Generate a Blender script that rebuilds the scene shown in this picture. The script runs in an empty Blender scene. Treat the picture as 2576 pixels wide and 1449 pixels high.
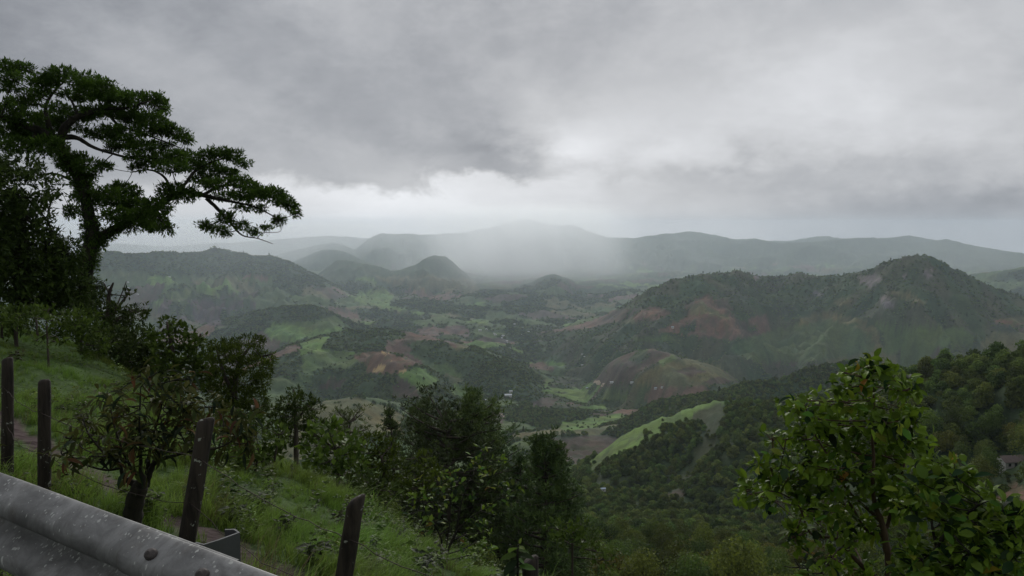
import bpy, math, random
import numpy as np
from mathutils import Vector, Matrix, Quaternion

random.seed(7)
RNG = np.random.default_rng(11)
SC = bpy.context.scene
COL = SC.collection

# ------------------------------------------------------------------ camera
FPX = 2003.0                       # focal length in pixels of a 2576 px wide view
PITCH = math.radians(4.41)
CP, SP = math.cos(PITCH), math.sin(PITCH)
cam_d = bpy.data.cameras.new('camera')
cam = bpy.data.objects.new('camera', cam_d)
COL.objects.link(cam)
cam.location = (0, 0, 0)           # the eye is the origin; the road lies 1.6 m below it
cam.rotation_euler = (math.pi / 2 - PITCH, 0, 0)
cam_d.sensor_width = 36
cam_d.lens = 28.0
cam_d.clip_start = 0.05
cam_d.clip_end = 90000
SC.camera = cam

# ------------------------------------------------------------------ render / view
SC.render.engine = 'CYCLES'
SC.view_settings.view_transform = 'Standard'
SC.view_settings.look = 'None'
SC.view_settings.gamma = 1
SC.view_settings.use_curve_mapping = False
SC.view_settings.exposure = 0.0
SC.cycles.use_denoising = True
SC.cycles.max_bounces = 6
SC.cycles.diffuse_bounces = 2
SC.cycles.glossy_bounces = 2
SC.cycles.transmission_bounces = 2
SC.cycles.transparent_max_bounces = 8
SC.cycles.volume_bounces = 1
SC.cycles.volume_max_steps = 128

# ------------------------------------------------------------------ world: overcast sky
SUN_EL, SUN_AZ = math.radians(23), math.radians(1)      # azimuth from +Y towards +X
world = bpy.data.worlds.new('World')
SC.world = world
world.use_nodes = True
WN = world.node_tree
for n in list(WN.nodes):
    WN.nodes.remove(n)

class NT:
    """tiny helper for chaining math nodes"""
    def __init__(s, nt): s.nt = nt
    def new(s, t, **kw):
        n = s.nt.nodes.new(t)
        for k, v in kw.items(): setattr(n, k, v)
        return n
    def link(s, a, b): s.nt.links.new(a, b)
    def put(s, v, sock):
        if isinstance(v, (int, float)): sock.default_value = v
        elif isinstance(v, (tuple, list)): sock.default_value = v
        else: s.link(v, sock)
    def m(s, op, a, b=0.0, c=0.0, clamp=False):
        n = s.new('ShaderNodeMath', operation=op); n.use_clamp = clamp
        s.put(a, n.inputs[0]); s.put(b, n.inputs[1]); s.put(c, n.inputs[2])
        return n.outputs[0]
    def vm(s, op, a, b=(0, 0, 0)):
        n = s.new('ShaderNodeVectorMath', operation=op)
        s.put(a, n.inputs[0]); s.put(b, n.inputs[1])
        return n.outputs[0]
    def noise(s, vec, scale, detail=4, rough=0.5, dist=0.0):
        n = s.new('ShaderNodeTexNoise')
        s.link(vec, n.inputs['Vector']); n.inputs['Scale'].default_value = scale
        n.inputs['Detail'].default_value = detail; n.inputs['Roughness'].default_value = rough
        n.inputs['Distortion'].default_value = dist
        return n.outputs['Fac']
    def smooth(s, v, a, b):
        n = s.new('ShaderNodeMapRange', interpolation_type='SMOOTHSTEP')
        s.put(v, n.inputs[0]); s.put(a, n.inputs[1]); s.put(b, n.inputs[2])
        n.inputs[3].default_value = 0; n.inputs[4].default_value = 1
        return n.outputs[0]
    def mix(s, f, a, b):
        n = s.new('ShaderNodeMix', data_type='RGBA')
        s.put(f, n.inputs[0]); s.put(a, n.inputs[6]); s.put(b, n.inputs[7])
        return n.outputs[2]

W = NT(WN)
tc = W.new('ShaderNodeTexCoord')
D = tc.outputs['Generated']
sep = W.new('ShaderNodeSeparateXYZ'); W.link(D, sep.inputs[0])
X, Y, Z = sep.outputs
AZ = W.m('ARCTAN2', X, Y)
EL = W.m('ARCSINE', Z)
zz = W.m('ADD', W.m('MAXIMUM', Z, 0.0), 0.10)
comb = W.new('ShaderNodeCombineXYZ')
W.link(W.m('DIVIDE', X, zz), comb.inputs[0]); W.link(W.m('DIVIDE', Y, zz), comb.inputs[1])
CLOUDP = comb.outputs[0]
comb2 = W.new('ShaderNodeCombineXYZ')
W.link(AZ, comb2.inputs[0]); W.link(W.m('MULTIPLY', EL, 1.7), comb2.inputs[1])
ANG = comb2.outputs[0]
n1 = W.noise(CLOUDP, 0.55, 7, 0.55, 0.3)
n2 = W.noise(ANG, 5.0, 8, 0.58, 0.15)
n3 = W.noise(ANG, 14.0, 6, 0.6, 0.2)
wob = W.m('MULTIPLY', W.m('SUBTRACT', n2, 0.5), 0.22)
wob2 = W.m('MULTIPLY', W.m('SUBTRACT', n3, 0.5), 0.06)
AZw = W.m('ADD', AZ, wob)
ELw = W.m('ADD', W.m('ADD', EL, W.m('MULTIPLY', wob, 0.45)), wob2)
def px_ang(px, py):
    u = (px - 1288) / FPX
    az = math.atan(u)
    return az, math.atan((570 - py) / FPX * math.cos(az))
def blob(px, py, sx, sy, amp):
    a, e = px_ang(px, py)
    dx = W.m('MULTIPLY', W.m('SUBTRACT', AZw, a), FPX / sx)
    dy = W.m('MULTIPLY', W.m('SUBTRACT', ELw, e), FPX / sy)
    r2 = W.m('ADD', W.m('MULTIPLY', dx, dx), W.m('MULTIPLY', dy, dy))
    return W.m('MULTIPLY', W.m('EXPONENT', W.m('MULTIPLY', r2, -0.5)), amp)
lum = W.m('ADD', 0.475, W.m('MULTIPLY', W.m('SUBTRACT', n1, 0.5), 0.12))
lum = W.m('ADD', lum, W.m('MULTIPLY', W.m('SUBTRACT', n2, 0.5), 0.25))
lum = W.m('ADD', lum, W.m('MULTIPLY', W.m('SUBTRACT', n3, 0.5), 0.13))
SKY_BLOBS = [(-60, 40, 300, 330, -0.16), (2150, 230, 360, 130, 0.22), (1540, 330, 160, 95, 0.15), (1850, 370, 200, 60, 0.08),
             (1440, 395, 60, 50, 0.24), (1090, 425, 90, 20, 0.10), (860, 390, 200, 45, -0.03), (700, 250, 420, 120, -0.01),
             (1260, 405, 130, 40, -0.13), (2330, 500, 330, 34, -0.09), (1760, 455, 200, 26, -0.11), (1200, 250, 250, 80, -0.04),
             (1500, 545, 300, 40, 0.06), (2600, 600, 420, 60, -0.14), (300, 560, 300, 60, 0.10), (1100, 60, 500, 120, -0.03), (2576, 200, 120, 60, -0.06)]
for b in SKY_BLOBS:
    lum = W.m('ADD', lum, blob(*b))
# ragged lower edge of the dark cloud deck, brighter air under it
n4 = W.noise(ANG, 9.0, 8, 0.66, 0.5)
ELr = W.m('ADD', ELw, W.m('MULTIPLY', W.m('SUBTRACT', n4, 0.5), 0.055))
under = W.smooth(W.m('SUBTRACT', px_ang(1288, 452)[1], ELr), -0.010, 0.012)
da = W.m('MULTIPLY', W.m('SUBTRACT', AZw, px_ang(1050, 500)[0]), FPX / 330)
bri = W.m('MULTIPLY_ADD', W.m('EXPONENT', W.m('MULTIPLY', W.m('MULTIPLY', da, da), -0.5)), 0.34, 0.05)
lum = W.m('ADD', lum, W.m('MULTIPLY', under, bri))
lum = W.m('ADD', lum, W.m('MULTIPLY', W.m('SUBTRACT', W.smooth(W.noise(ANG, 6.0, 9, 0.60, 0.15), 0.42, 0.60), 0.5), 0.055))
n5 = W.noise(ANG, 22.0, 5, 0.6, 0.3)
lum = W.m('ADD', lum, W.m('MULTIPLY', W.m('SUBTRACT', n5, 0.5), 0.07))
lum = W.m('MAXIMUM', lum, 0.10)
tint = W.mix(W.smooth(lum, 0.22, 0.62), (0.91, 0.96, 1.065, 1), (0.97, 0.99, 1.03, 1))
lumc = W.new('ShaderNodeCombineColor')
for i in range(3): W.link(lum, lumc.inputs[i])
ccol = W.new('ShaderNodeMix', data_type='RGBA', blend_type='MULTIPLY')
ccol.inputs[0].default_value = 1
W.link(lumc.outputs[0], ccol.inputs[6]); W.link(tint, ccol.inputs[7])
bg_cloud = W.new('ShaderNodeBackground'); W.link(ccol.outputs[2], bg_cloud.inputs[0]); bg_cloud.inputs[1].default_value = 1.0
sky = W.new('ShaderNodeTexSky', sky_type='NISHITA')
sky.sun_disc = False
sky.sun_elevation = SUN_EL
sky.sun_rotation = SUN_AZ
sky.air_density = 1.0; sky.dust_density = 1.0
bg_sky = W.new('ShaderNodeBackground'); W.link(sky.outputs[0], bg_sky.inputs[0]); bg_sky.inputs[1].default_value = 0.05
mixs = W.new('ShaderNodeMixShader'); mixs.inputs[0].default_value = 0.985
W.link(bg_sky.outputs[0], mixs.inputs[1]); W.link(bg_cloud.outputs[0], mixs.inputs[2])
wo = W.new('ShaderNodeOutputWorld'); W.link(mixs.outputs[0], wo.inputs[0])
world.cycles.sampling_method = 'MANUAL'
world.cycles.sample_map_resolution = 512

sun_d = bpy.data.lights.new('sun', 'SUN')
sun_d.energy = 1.5
sun_d.angle = math.radians(25)
sun_d.color = (1.0, 0.97, 0.92)
sun = bpy.data.objects.new('sun', sun_d)
COL.objects.link(sun)
sdir = Vector((math.sin(SUN_AZ) * math.cos(SUN_EL), math.cos(SUN_AZ) * math.cos(SUN_EL), math.sin(SUN_EL)))
sun.rotation_euler = sdir.to_track_quat('Z', 'Y').to_euler()
sun.location = (0, 0, 60)

# ------------------------------------------------------------------ general helpers
def tag(o, label=None, cat=None, group=None, kind=None):
    if label: o['label'] = label
    if cat: o['category'] = cat
    if group: o['group'] = group
    if kind: o['kind'] = kind
    return o

def link(o, parent=None):
    COL.objects.link(o)
    if parent is not None: o.parent = parent
    return o

def empty(name, loc, rz=0.0):
    o = bpy.data.objects.new(name, None)
    o.empty_display_size = 0.3
    o.location = loc; o.rotation_euler = (0, 0, rz)
    return link(o)

def mesh_np(name, verts, quads=None, tris=None, mat=None, smooth=False, attrs=None):
    """mesh from numpy arrays; faces quads and/or tris"""
    me = bpy.data.meshes.new(name)
    verts = np.asarray(verts, dtype=np.float32)
    me.vertices.add(len(verts)); me.vertices.foreach_set('co', verts.ravel())
    idx, starts, tot = [], [], 0
    if quads is not None and len(quads):
        q = np.asarray(quads, dtype=np.int32); idx.append(q.ravel())
        starts.append(np.arange(len(q), dtype=np.int32) * 4); tot += len(q) * 4
    if tris is not None and len(tris):
        t = np.asarray(tris, dtype=np.int32); idx.append(t.ravel())
        starts.append(np.arange(len(t), dtype=np.int32) * 3 + tot); tot += len(t) * 3
    if idx:
        idx = np.concatenate(idx); starts = np.concatenate(starts)
        me.loops.add(len(idx)); me.loops.foreach_set('vertex_index', idx)
        me.polygons.add(len(starts)); me.polygons.foreach_set('loop_start', starts)
        me.polygons.foreach_set('use_smooth', np.full(len(starts), smooth, dtype=bool))
    if attrs:
        for k, (typ, arr) in attrs.items():
            a = me.attributes.new(k, typ, 'POINT')
            key = {'FLOAT': 'value', 'INT': 'value', 'FLOAT_VECTOR': 'vector', 'FLOAT_COLOR': 'color'}[typ]
            a.data.foreach_set(key, np.ascontiguousarray(arr).ravel())
    me.update(calc_edges=True)
    if mat is not None: me.materials.append(mat)
    return me

def ray(px, py):
    """unit-forward ray through a pixel of the 2576x1449 view"""
    u = (px - 1288) / FPX; v = (724.5 - py) / FPX
    return np.array([u, CP + SP * v, -SP + CP * v])

def P(px, py, r):
    """point seen at that pixel, at horizontal distance r"""
    d = ray(px, py)
    return d * (r / math.hypot(d[0], d[1]))

def project(x, y, z):
    """world -> pixel (arrays)"""
    f = y * CP - z * SP
    up = y * SP + z * CP
    f = np.where(f < 0.01, 0.01, f)
    return 1288 + FPX * x / f, 724.5 - FPX * up / f

# ------------------------------------------------------------------ numpy noise
def _hash(ix, iy, s):
    h = (ix.astype(np.int64) * 374761393 + iy.astype(np.int64) * 668265263 + s * 974634777) & 0xffffffff
    h = ((h ^ (h >> 13)) * 1274126177) & 0xffffffff
    return (h ^ (h >> 16)) & 0xffffffff

def perlin(x, y, s=0):
    ix, iy = np.floor(x), np.floor(y)
    fx, fy = x - ix, y - iy
    ix = ix.astype(np.int64); iy = iy.astype(np.int64)
    u = fx * fx * fx * (fx * (fx * 6 - 15) + 10); v = fy * fy * fy * (fy * (fy * 6 - 15) + 10)
    def g(i, j, dx, dy):
        a = _hash(i, j, s) * (2 * math.pi / 4294967296.0)
        return np.cos(a) * dx + np.sin(a) * dy
    a = g(ix, iy, fx, fy); b = g(ix + 1, iy, fx - 1, fy)
    c = g(ix, iy + 1, fx, fy - 1); d = g(ix + 1, iy + 1, fx - 1, fy - 1)
    return (a + (b - a) * u + ((c + (d - c) * u) - (a + (b - a) * u)) * v) * 1.5

def fbm(x, y, octv=5, s=0, gain=0.5):
    t = np.zeros_like(x); a = 1.0; f = 1.0
    for o in range(octv):
        t += a * perlin(x * f + 17.3 * o, y * f - 9.1 * o, s + o); a *= gain; f *= 2.03
    return t

def ridged(x, y, octv=5, s=0, gain=0.5):
    t = np.zeros_like(x); a = 1.0; f = 1.0
    for o in range(octv):
        t += a * (0.5 - np.abs(perlin(x * f + 5.3 * o, y * f + 3.7 * o, s + o))); a *= gain; f *= 2.1
    return t

def sstep(x, a, b):
    t = np.clip((x - a) / (b - a), 0, 1)
    return t * t * (3 - 2 * t)

# ------------------------------------------------------------------ materials
def mat_new(name):
    m = bpy.data.materials.new(name); m.use_nodes = True
    nt = m.node_tree
    for n in list(nt.nodes): nt.nodes.remove(n)
    N = NT(nt)
    out = N.new('ShaderNodeOutputMaterial')
    return m, N, out

def mat_leaf(name, base, var=0.35, rough=0.6, trans=0.3, attr=None, noise_scale=None, inst=False, spec=0.12, yellow=(1.5, 1.25, 0.7)):
    """foliage: base colour, varied by vertex attribute 'tint' (0..1) and, for instances, by a random number"""
    m, N, out = mat_new(name)
    a = N.new('ShaderNodeAttribute'); a.attribute_name = 'tint'
    t = a.outputs['Fac']
    lo = tuple(c * (1 - var) for c in base) + (1,)
    hi = tuple(c * (1 + var) * y for c, y in zip(base, yellow)) + (1,)
    c = N.mix(t, lo, hi)
    if inst:
        oi = N.new('ShaderNodeObjectInfo')
        r = oi.outputs['Random']
        hsv = N.new('ShaderNodeHueSaturation')
        N.link(N.m('MULTIPLY_ADD', r, 0.055, 0.468), hsv.inputs['Hue'])
        r2 = N.m('FRACT', N.m('MULTIPLY', r, 7.31))
        N.link(N.m('MULTIPLY_ADD', r2, 1.0, 0.52), hsv.inputs['Value'])
        hsv.inputs['Saturation'].default_value = 1.0
        N.link(c, hsv.inputs['Color']); c = hsv.outputs[0]
    p = N.new('ShaderNodeBsdfPrincipled')
    N.link(c, p.inputs['Base Color']); p.inputs['Roughness'].default_value = rough
    p.inputs['Specular IOR Level'].default_value = spec
    if trans > 0:
        tr = N.new('ShaderNodeBsdfTranslucent'); N.link(c, tr.inputs[0])
        ms = N.new('ShaderNodeMixShader'); ms.inputs[0].default_value = trans
        N.link(p.outputs[0], ms.inputs[1]); N.link(tr.outputs[0], ms.inputs[2])
        N.link(ms.outputs[0], out.inputs[0])
    else:
        N.link(p.outputs[0], out.inputs[0])
    return m

def mat_bark(name, c1, c2, scale=12, stretch=(1, 1, 0.25), lichen=None, lichen_amt=0.62, rough=0.9, bump=0.5):
    m, N, out = mat_new(name)
    tcn = N.new('ShaderNodeTexCoord')
    mp = N.new('ShaderNodeMapping'); mp.inputs['Scale'].default_value = stretch
    N.link(tcn.outputs['Object'], mp.inputs[0])
    n = N.noise(mp.outputs[0], scale, 6, 0.65, 0.4)
    col = N.mix(N.smooth(n, 0.35, 0.65), tuple(c1) + (1,), tuple(c2) + (1,))
    if lichen:
        nl = N.noise(tcn.outputs['Object'], scale * 1.3, 4, 0.6)
        col = N.mix(N.smooth(nl, lichen_amt, lichen_amt + 0.05), col, tuple(lichen) + (1,))
    p = N.new('ShaderNodeBsdfPrincipled'); N.link(col, p.inputs['Base Color'])
    p.inputs['Roughness'].default_value = rough; p.inputs['Specular IOR Level'].default_value = 0.25
    b = N.new('ShaderNodeBump'); b.inputs['Strength'].default_value = bump; b.inputs['Distance'].default_value = 0.02
    N.link(n, b.inputs['Height']); N.link(b.outputs[0], p.inputs['Normal'])
    N.link(p.outputs[0], out.inputs[0])
    return m

def mat_plain(name, c, rough=0.7, metal=0.0, var=0.25, scale=6.0, bump=0.0):
    m, N, out = mat_new(name)
    tcn = N.new('ShaderNodeTexCoord')
    n = N.noise(tcn.outputs['Object'], scale, 5, 0.6)
    col = N.mix(n, tuple(v * (1 - var) for v in c) + (1,), tuple(min(1, v * (1 + var)) for v in c) + (1,))
    p = N.new('ShaderNodeBsdfPrincipled'); N.link(col, p.inputs['Base Color'])
    p.inputs['Roughness'].default_value = rough; p.inputs['Metallic'].default_value = metal
    if bump:
        b = N.new('ShaderNodeBump'); b.inputs['Strength'].default_value = bump; b.inputs['Distance'].default_value = 0.01
        N.link(n, b.inputs['Height']); N.link(b.outputs[0], p.inputs['Normal'])
    N.link(p.outputs[0], out.inputs[0])
    return m
# ================================================================== TERRAIN
# rail line: the road lies on the near side of it, the hillside on the far side
RD = np.array([-0.829, 0.559])              # direction of the road
RN = np.array([0.559, 0.829])               # from the road out over the slope
RAIL_OFF = 1.20                              # distance from the eye to the rail
ROAD_Z = -1.6

LR = np.log(np.array([1, 10, 20, 60, 120, 250, 500, 900, 1400, 2000, 2800, 4000, 8000, 40000.]))
BZ = np.array([-7, -9.5, -16, -36, -58, -104, -182, -296, -385, -445, -490, -520, -540, -560.])
def base_z(r):
    return np.interp(np.log(np.maximum(r, 1.0)), LR, BZ)

BROW = np.array([(-70, 52), (-34, 46), (-19, 33), (-9.2, 19.5), (-4.6, 14.5), (-1.6, 10.5), (0.2, 8.2), (1.3, 7.0), (4, 4.6), (9, 1.5), (20, -6), (60, -33)])
def near_z(x, y):
    z = -2.2 - 0.194 * x - 0.177 * y
    z = np.where(x < -10, z - 0.12 * (x + 10) * -1 * 0 + 0.0, z)
    z = z + 0.55 * np.exp(-(((x + 13) / 6) ** 2 + ((y - 21) / 7) ** 2)) + 0.25 * np.exp(-(((x - 1.2) / 2.0) ** 2 + ((y - 7) / 2.5) ** 2))
    z = z + 0.10 * fbm(x * 0.35, y * 0.35, 4, 3) + 0.035 * fbm(x * 1.3, y * 1.3, 3, 9)
    # signed distance past the brow line
    d = np.full_like(x, 1e9); side = np.zeros_like(x)
    for a, b in zip(BROW[:-1], BROW[1:]):
        ex, ey = b - a; L = math.hypot(ex, ey)
        t = np.clip(((x - a[0]) * ex + (y - a[1]) * ey) / L ** 2, 0, 1)
        dx, dy = x - (a[0] + t * ex), y - (a[1] + t * ey)
        dd = np.hypot(dx, dy)
        sd = -(ex * (y - a[1]) - ey * (x - a[0])) / L
        upd = dd < d
        d = np.where(upd, dd, d); side = np.where(upd, -np.sign(sd), side)
    s = d * side + 0.0
    k = 1.0
    drop = np.where(s > 12, s, k * np.log1p(np.exp(np.clip(s / k, -40, 30))))
    z = z - 0.62 * drop
    # road bench
    q = x * RN[0] + y * RN[1]                      # distance out from the eye across the road
    w = 1 - sstep(q, RAIL_OFF + 0.25, RAIL_OFF + 1.3)
    zr = ROAD_Z - 0.02 + np.where(q < -8, (-8 - q) * 0.45, 0.0)
    zr = np.minimum(zr, ROAD_Z + 14)
    return z * (1 - w) + zr * w

# hills: skyline in image pixels, horizontal distance of the crest, of the foot, length of the back slope
HILLS = [
 dict(n='far ridge', rc=12500, rf=9300, back=2500, pts=[(600,700),(700,672),(744,655),(800,632),(860,628),(884,632),(905,618),(920,605),(940,593),(960,587),(1060,590),(1170,585),(1240,572),(1290,556),(1315,552),(1340,552),(1380,565),(1440,567),(1490,584),(1530,598),(1600,599),(1680,587),(1740,582),(1800,590),(1850,603),(1900,600),(1960,612),(2050,608),(2130,600),(2190,597),(2260,605),(2320,612),(2350,606),(2380,600),(2430,615),(2520,630),(2600,642),(2800,650)]),
 dict(n='farther ridge', rc=15300, rf=13800, back=1200, pts=[(-100,626),(100,618),(300,612),(420,620),(560,610),(640,606),(700,601),(830,592),(900,597),(1000,606),(1300,612),(1700,610),(1900,606),(1990,605),(2060,592),(2120,599),(2180,601),(2240,596),(2290,592),(2340,600),(2500,640)]),
 dict(n='low plain hills', rc=11600, rf=9400, back=1200, pts=[(300,640),(420,632),(520,640),(600,646),(700,640),(760,625),(800,615),(843,610),(880,622),(920,640),(960,665)]),
 dict(n='left knob', rc=10400, rf=8600, back=1200, pts=[(700,690),(744,656),(780,640),(810,628),(840,628),(870,633),(900,648),(940,665),(990,690)]),
 dict(n='left hill', rc=6600, rf=4100, back=1100, pts=[(-200,660),(100,645),(190,640),(250,633),(300,637),(340,640),(400,635),(460,637),(500,635),(543,625),(580,632),(640,643),(700,648),(745,665),(780,685),(810,700),(860,730)]),
 dict(n='twin knobs', rc=7900, rf=5900, back=900, pts=[(770,710),(800,690),(825,668),(843,656),(858,653),(880,655),(920,662),(960,672),(985,683),(1010,680),(1050,662),(1072,648),(1090,643),(1118,643),(1140,658),(1170,685),(1200,705),(1235,718),(1290,720),(1350,745)]),
 dict(n='middle knob', rc=7600, rf=5900, back=900, pts=[(1240,735),(1300,715),(1340,708),(1370,695),(1395,691),(1430,705),(1480,735),(1540,765),(1600,790)]),
 dict(n='right far slope', rc=7500, rf=5600, back=1500, pts=[(2380,740),(2440,692),(2520,680),(2600,668),(2800,650)]),
 dict(n='right hill', rc=3500, rf=2000, back=900, pts=[(1240,880),(1300,858),(1400,830),(1500,800),(1560,770),(1600,745),(1640,720),(1700,702),(1760,692),(1800,689),(1850,682),(1890,690),(1955,698),(1980,690),(2005,682),(2040,690),(2100,693),(2160,684),(2220,666),(2250,652),(2280,644),(2310,640),(2340,645),(2370,658),(2400,675),(2450,700),(2500,728),(2576,750),(2700,790)]),
 dict(n='wooded hill', rc=4000, rf=3300, back=450, pts=[(560,805),(620,790),(660,778),(720,768),(790,770),(830,785),(860,802),(900,818)]),
 dict(n='brown hill', rc=2450, rf=2050, back=350, pts=[(1400,975),(1440,950),(1500,920),(1560,890),(1600,873),(1640,870),(1700,888),(1780,912),(1860,945),(1930,975)]),
 dict(n='dome hill', rc=2550, rf=1850, back=450, pts=[(600,935),(680,895),(720,872),(800,850),(870,835),(950,830),(1020,834),(1080,848),(1150,864),(1230,885),(1330,920),(1400,950),(1450,980)]),
 dict(n='dome spur', rc=2150, rf=1750, back=250, pts=[(840,960),(900,905),(940,890),(975,884),(1010,892),(1060,915),(1130,960),(1180,1000)]),
 dict(n='low ridge', rc=1650, rf=1350, back=200, pts=[(760,1035),(820,1010),(900,998),(1000,1012),(1100,1030),(1160,1060)]),
 dict(n='low ridge right', rc=1500, rf=1250, back=200, pts=[(1330,1090),(1420,1075),(1500,1062),(1600,1048),(1680,1040),(1750,1060)]),
 dict(n='middle spur', rc=1500, rf=1000, back=260, pts=[(1500,1100),(1560,1062),(1640,1020),(1700,1003),(1800,987),(1870,962),(1940,962),(2000,940),(2060,920),(2130,912),(2180,918),(2300,930),(2600,930),(2800,940)]),
 dict(n='grass spur', rc=820, rf=480, back=160, pts=[(1390,1235),(1440,1185),(1500,1140),(1560,1100),(1600,1078),(1660,1052),(1740,1024),(1790,1011),(1825,1006),(1860,1012),(1960,1010),(2100,1000),(2300,985),(2600,960),(2800,950)]),
 dict(n='right near hill', rc=430, rf=170, back=120, pts=[(2080,1130),(2150,1060),(2230,990),(2300,945),(2360,925),(2420,920),(2500,915),(2600,905),(2800,890)]),
]
for h in HILLS:
    pts = np.array(h['pts'], float)
    u = (pts[:, 0] - 1288) / FPX; v = (724.5 - pts[:, 1]) / FPX
    yy = CP + SP * v; z = -SP + CP * v
    h['az'] = np.arctan2(u, yy); h['te'] = z / np.hypot(u, yy)

def far_z(r, az):
    x, y = r * np.sin(az), r * np.cos(az)
    z0 = base_z(r)
    # relief of the open valley
    rel = np.clip(r * 0.016, 0, 60) * sstep(r, 120, 900)
    rg = ridged(x / 900 + 3, y / 900, 6, 21, 0.55)
    z = z0 + rel * (rg - 0.95) * 1.3
    # river valley running away from the viewer
    vx = 420 + 60 * np.sin(y / 700.0) + (y - 3000) * 0.06
    z = z - 55 * np.exp(-((x - vx) / 330) ** 2) * sstep(y, 1600, 2600) * (1 - sstep(y, 5500, 7500))
    top = np.zeros_like(r)
    gul = ridged(x / 400 + 9, y / 560, 4, 31, 0.52) - 0.86
    gul_far = ridged(x / 1100 + 9, y / 1500, 4, 33, 0.55) - 0.88
    ker = np.array([1, 4, 6, 4, 1.]); ker /= ker.sum()
    for h in HILLS:
        grid = np.linspace(h['az'][0] - 0.05, h['az'][-1] + 0.05, 900)
        te = np.interp(grid, h['az'], h['te'])
        a0, a1 = h['az'][0], h['az'][-1]
        fade = np.interp(grid, [a0 - 0.045, a0, a1, a1 + 0.045], [0, 1, 1, 0])
        for _ in range(2): te[2:-2] = np.convolve(te, ker, 'valid')
        t = np.interp(az, grid, te); f = np.interp(az, grid, fade, left=0, right=0)
        rc = h['rc'] * (1 + 0.05 * np.sin(az * 23 + h['rc']))
        zc = t * rc
        amp = (zc - base_z(rc)) * f * f * (3 - 2 * f)
        amp = np.maximum(amp, 0)
        rf = h['rf'] * (1 + 0.06 * np.sin(az * 17 + 1.3 * h['rc']))
        tt = np.clip((r - rf) / (rc - rf), 0, 1)
        front = 0.55 * tt * (2 - tt) + 0.45 * tt * tt * (3 - 2 * tt)
        if h['rc'] > 3400 and h['n'] != 'wooded hill':       # steep upper slopes over a gentle apron
            front = 0.82 * tt ** (1.25 if h['rc'] > 12000 else 1.7) + 0.18 * tt * tt * (3 - 2 * tt)
        bk = np.exp(-np.maximum(r - rc, 0) ** 2 / (h['back'] ** 2))
        prof = np.where(r < rc, front, bk)
        b = amp * prof
        # gullies cut into the slope, none at the crest itself
        cut = amp * 0.62 * (gul_far if h['rc'] > 9000 else gul) * np.where(r < rc, 4 * tt * (1 - tt), bk * (1 - bk) * 2)
        fine = amp * 0.035 * perlin(x / (h['rc'] * 0.02), y / (h['rc'] * 0.02), 77) + amp * 0.016 * perlin(x / (h['rc'] * 0.006), y / (h['rc'] * 0.006), 78)
        bb = b + cut + fine * prof
        k = np.maximum(8.0, 0.004 * r)
        # smooth maximum
        hh = np.clip(0.5 + 0.5 * (bb - top) / k, 0, 1)
        top = top * (1 - hh) + bb * hh + k * hh * (1 - hh) * sstep(np.maximum(bb, top), 0, 20)
    # where hills stand, the hill replaces the valley relief
    wgt = sstep(top, 5, 60)
    z = (z0 + (z - z0) * (1 - 0.85 * wgt)) + top
    z += np.clip(r * 0.0012, 0, 9) * fbm(x / 60, y / 60, 4, 41) * sstep(r, 60, 400)
    return z

def ground_z(x, y):
    x = np.atleast_1d(np.asarray(x, float)); y = np.atleast_1d(np.asarray(y, float))
    r = np.hypot(x, y); az = np.arctan2(x, y)
    zf = far_z(np.maximum(r, 1.0), az)
    zn = near_z(x, y)
    nearw = 1 - sstep(r, 90, 160)
    zn = zn * nearw + (-2000) * (1 - nearw)
    k = 1.5
    h = np.clip(0.5 + 0.5 * (zn - zf) / k, 0, 1)
    z = zf * (1 - h) + zn * h + k * h * (1 - h) * 0.5
    return z

DAZ = 74.0 / 800
az_d = np.radians(np.linspace(-37, 37, 801))
az_c = np.radians(np.linspace(37, 323, 52))[1:-1]
AZG = np.concatenate([az_d, az_c])
RG = np.concatenate([np.geomspace(0.6, 8, 60)[:-1], np.geomspace(8, 900, 260)[:-1], np.geomspace(900, 4500, 430)[:-1], np.geomspace(4500, 12000, 130)[:-1], np.geomspace(12000, 16400, 40)])
NA, NR = len(AZG), len(RG)
RR, AA = np.meshgrid(RG, AZG, indexing='ij')           # rows = distance
GX, GY = RR * np.sin(AA), RR * np.cos(AA)
GZ = ground_z(GX.ravel(), GY.ravel()).reshape(GX.shape)
# the sheet dips below the road
PX, PY = project(GX, GY, GZ)
dense = 801
EANG = GZ / RR
runmax = np.maximum.accumulate(EANG, axis=0)
VIS = EANG >= runmax - 0.004
INFRONT = (np.cos(AA) > 0.6)

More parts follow.
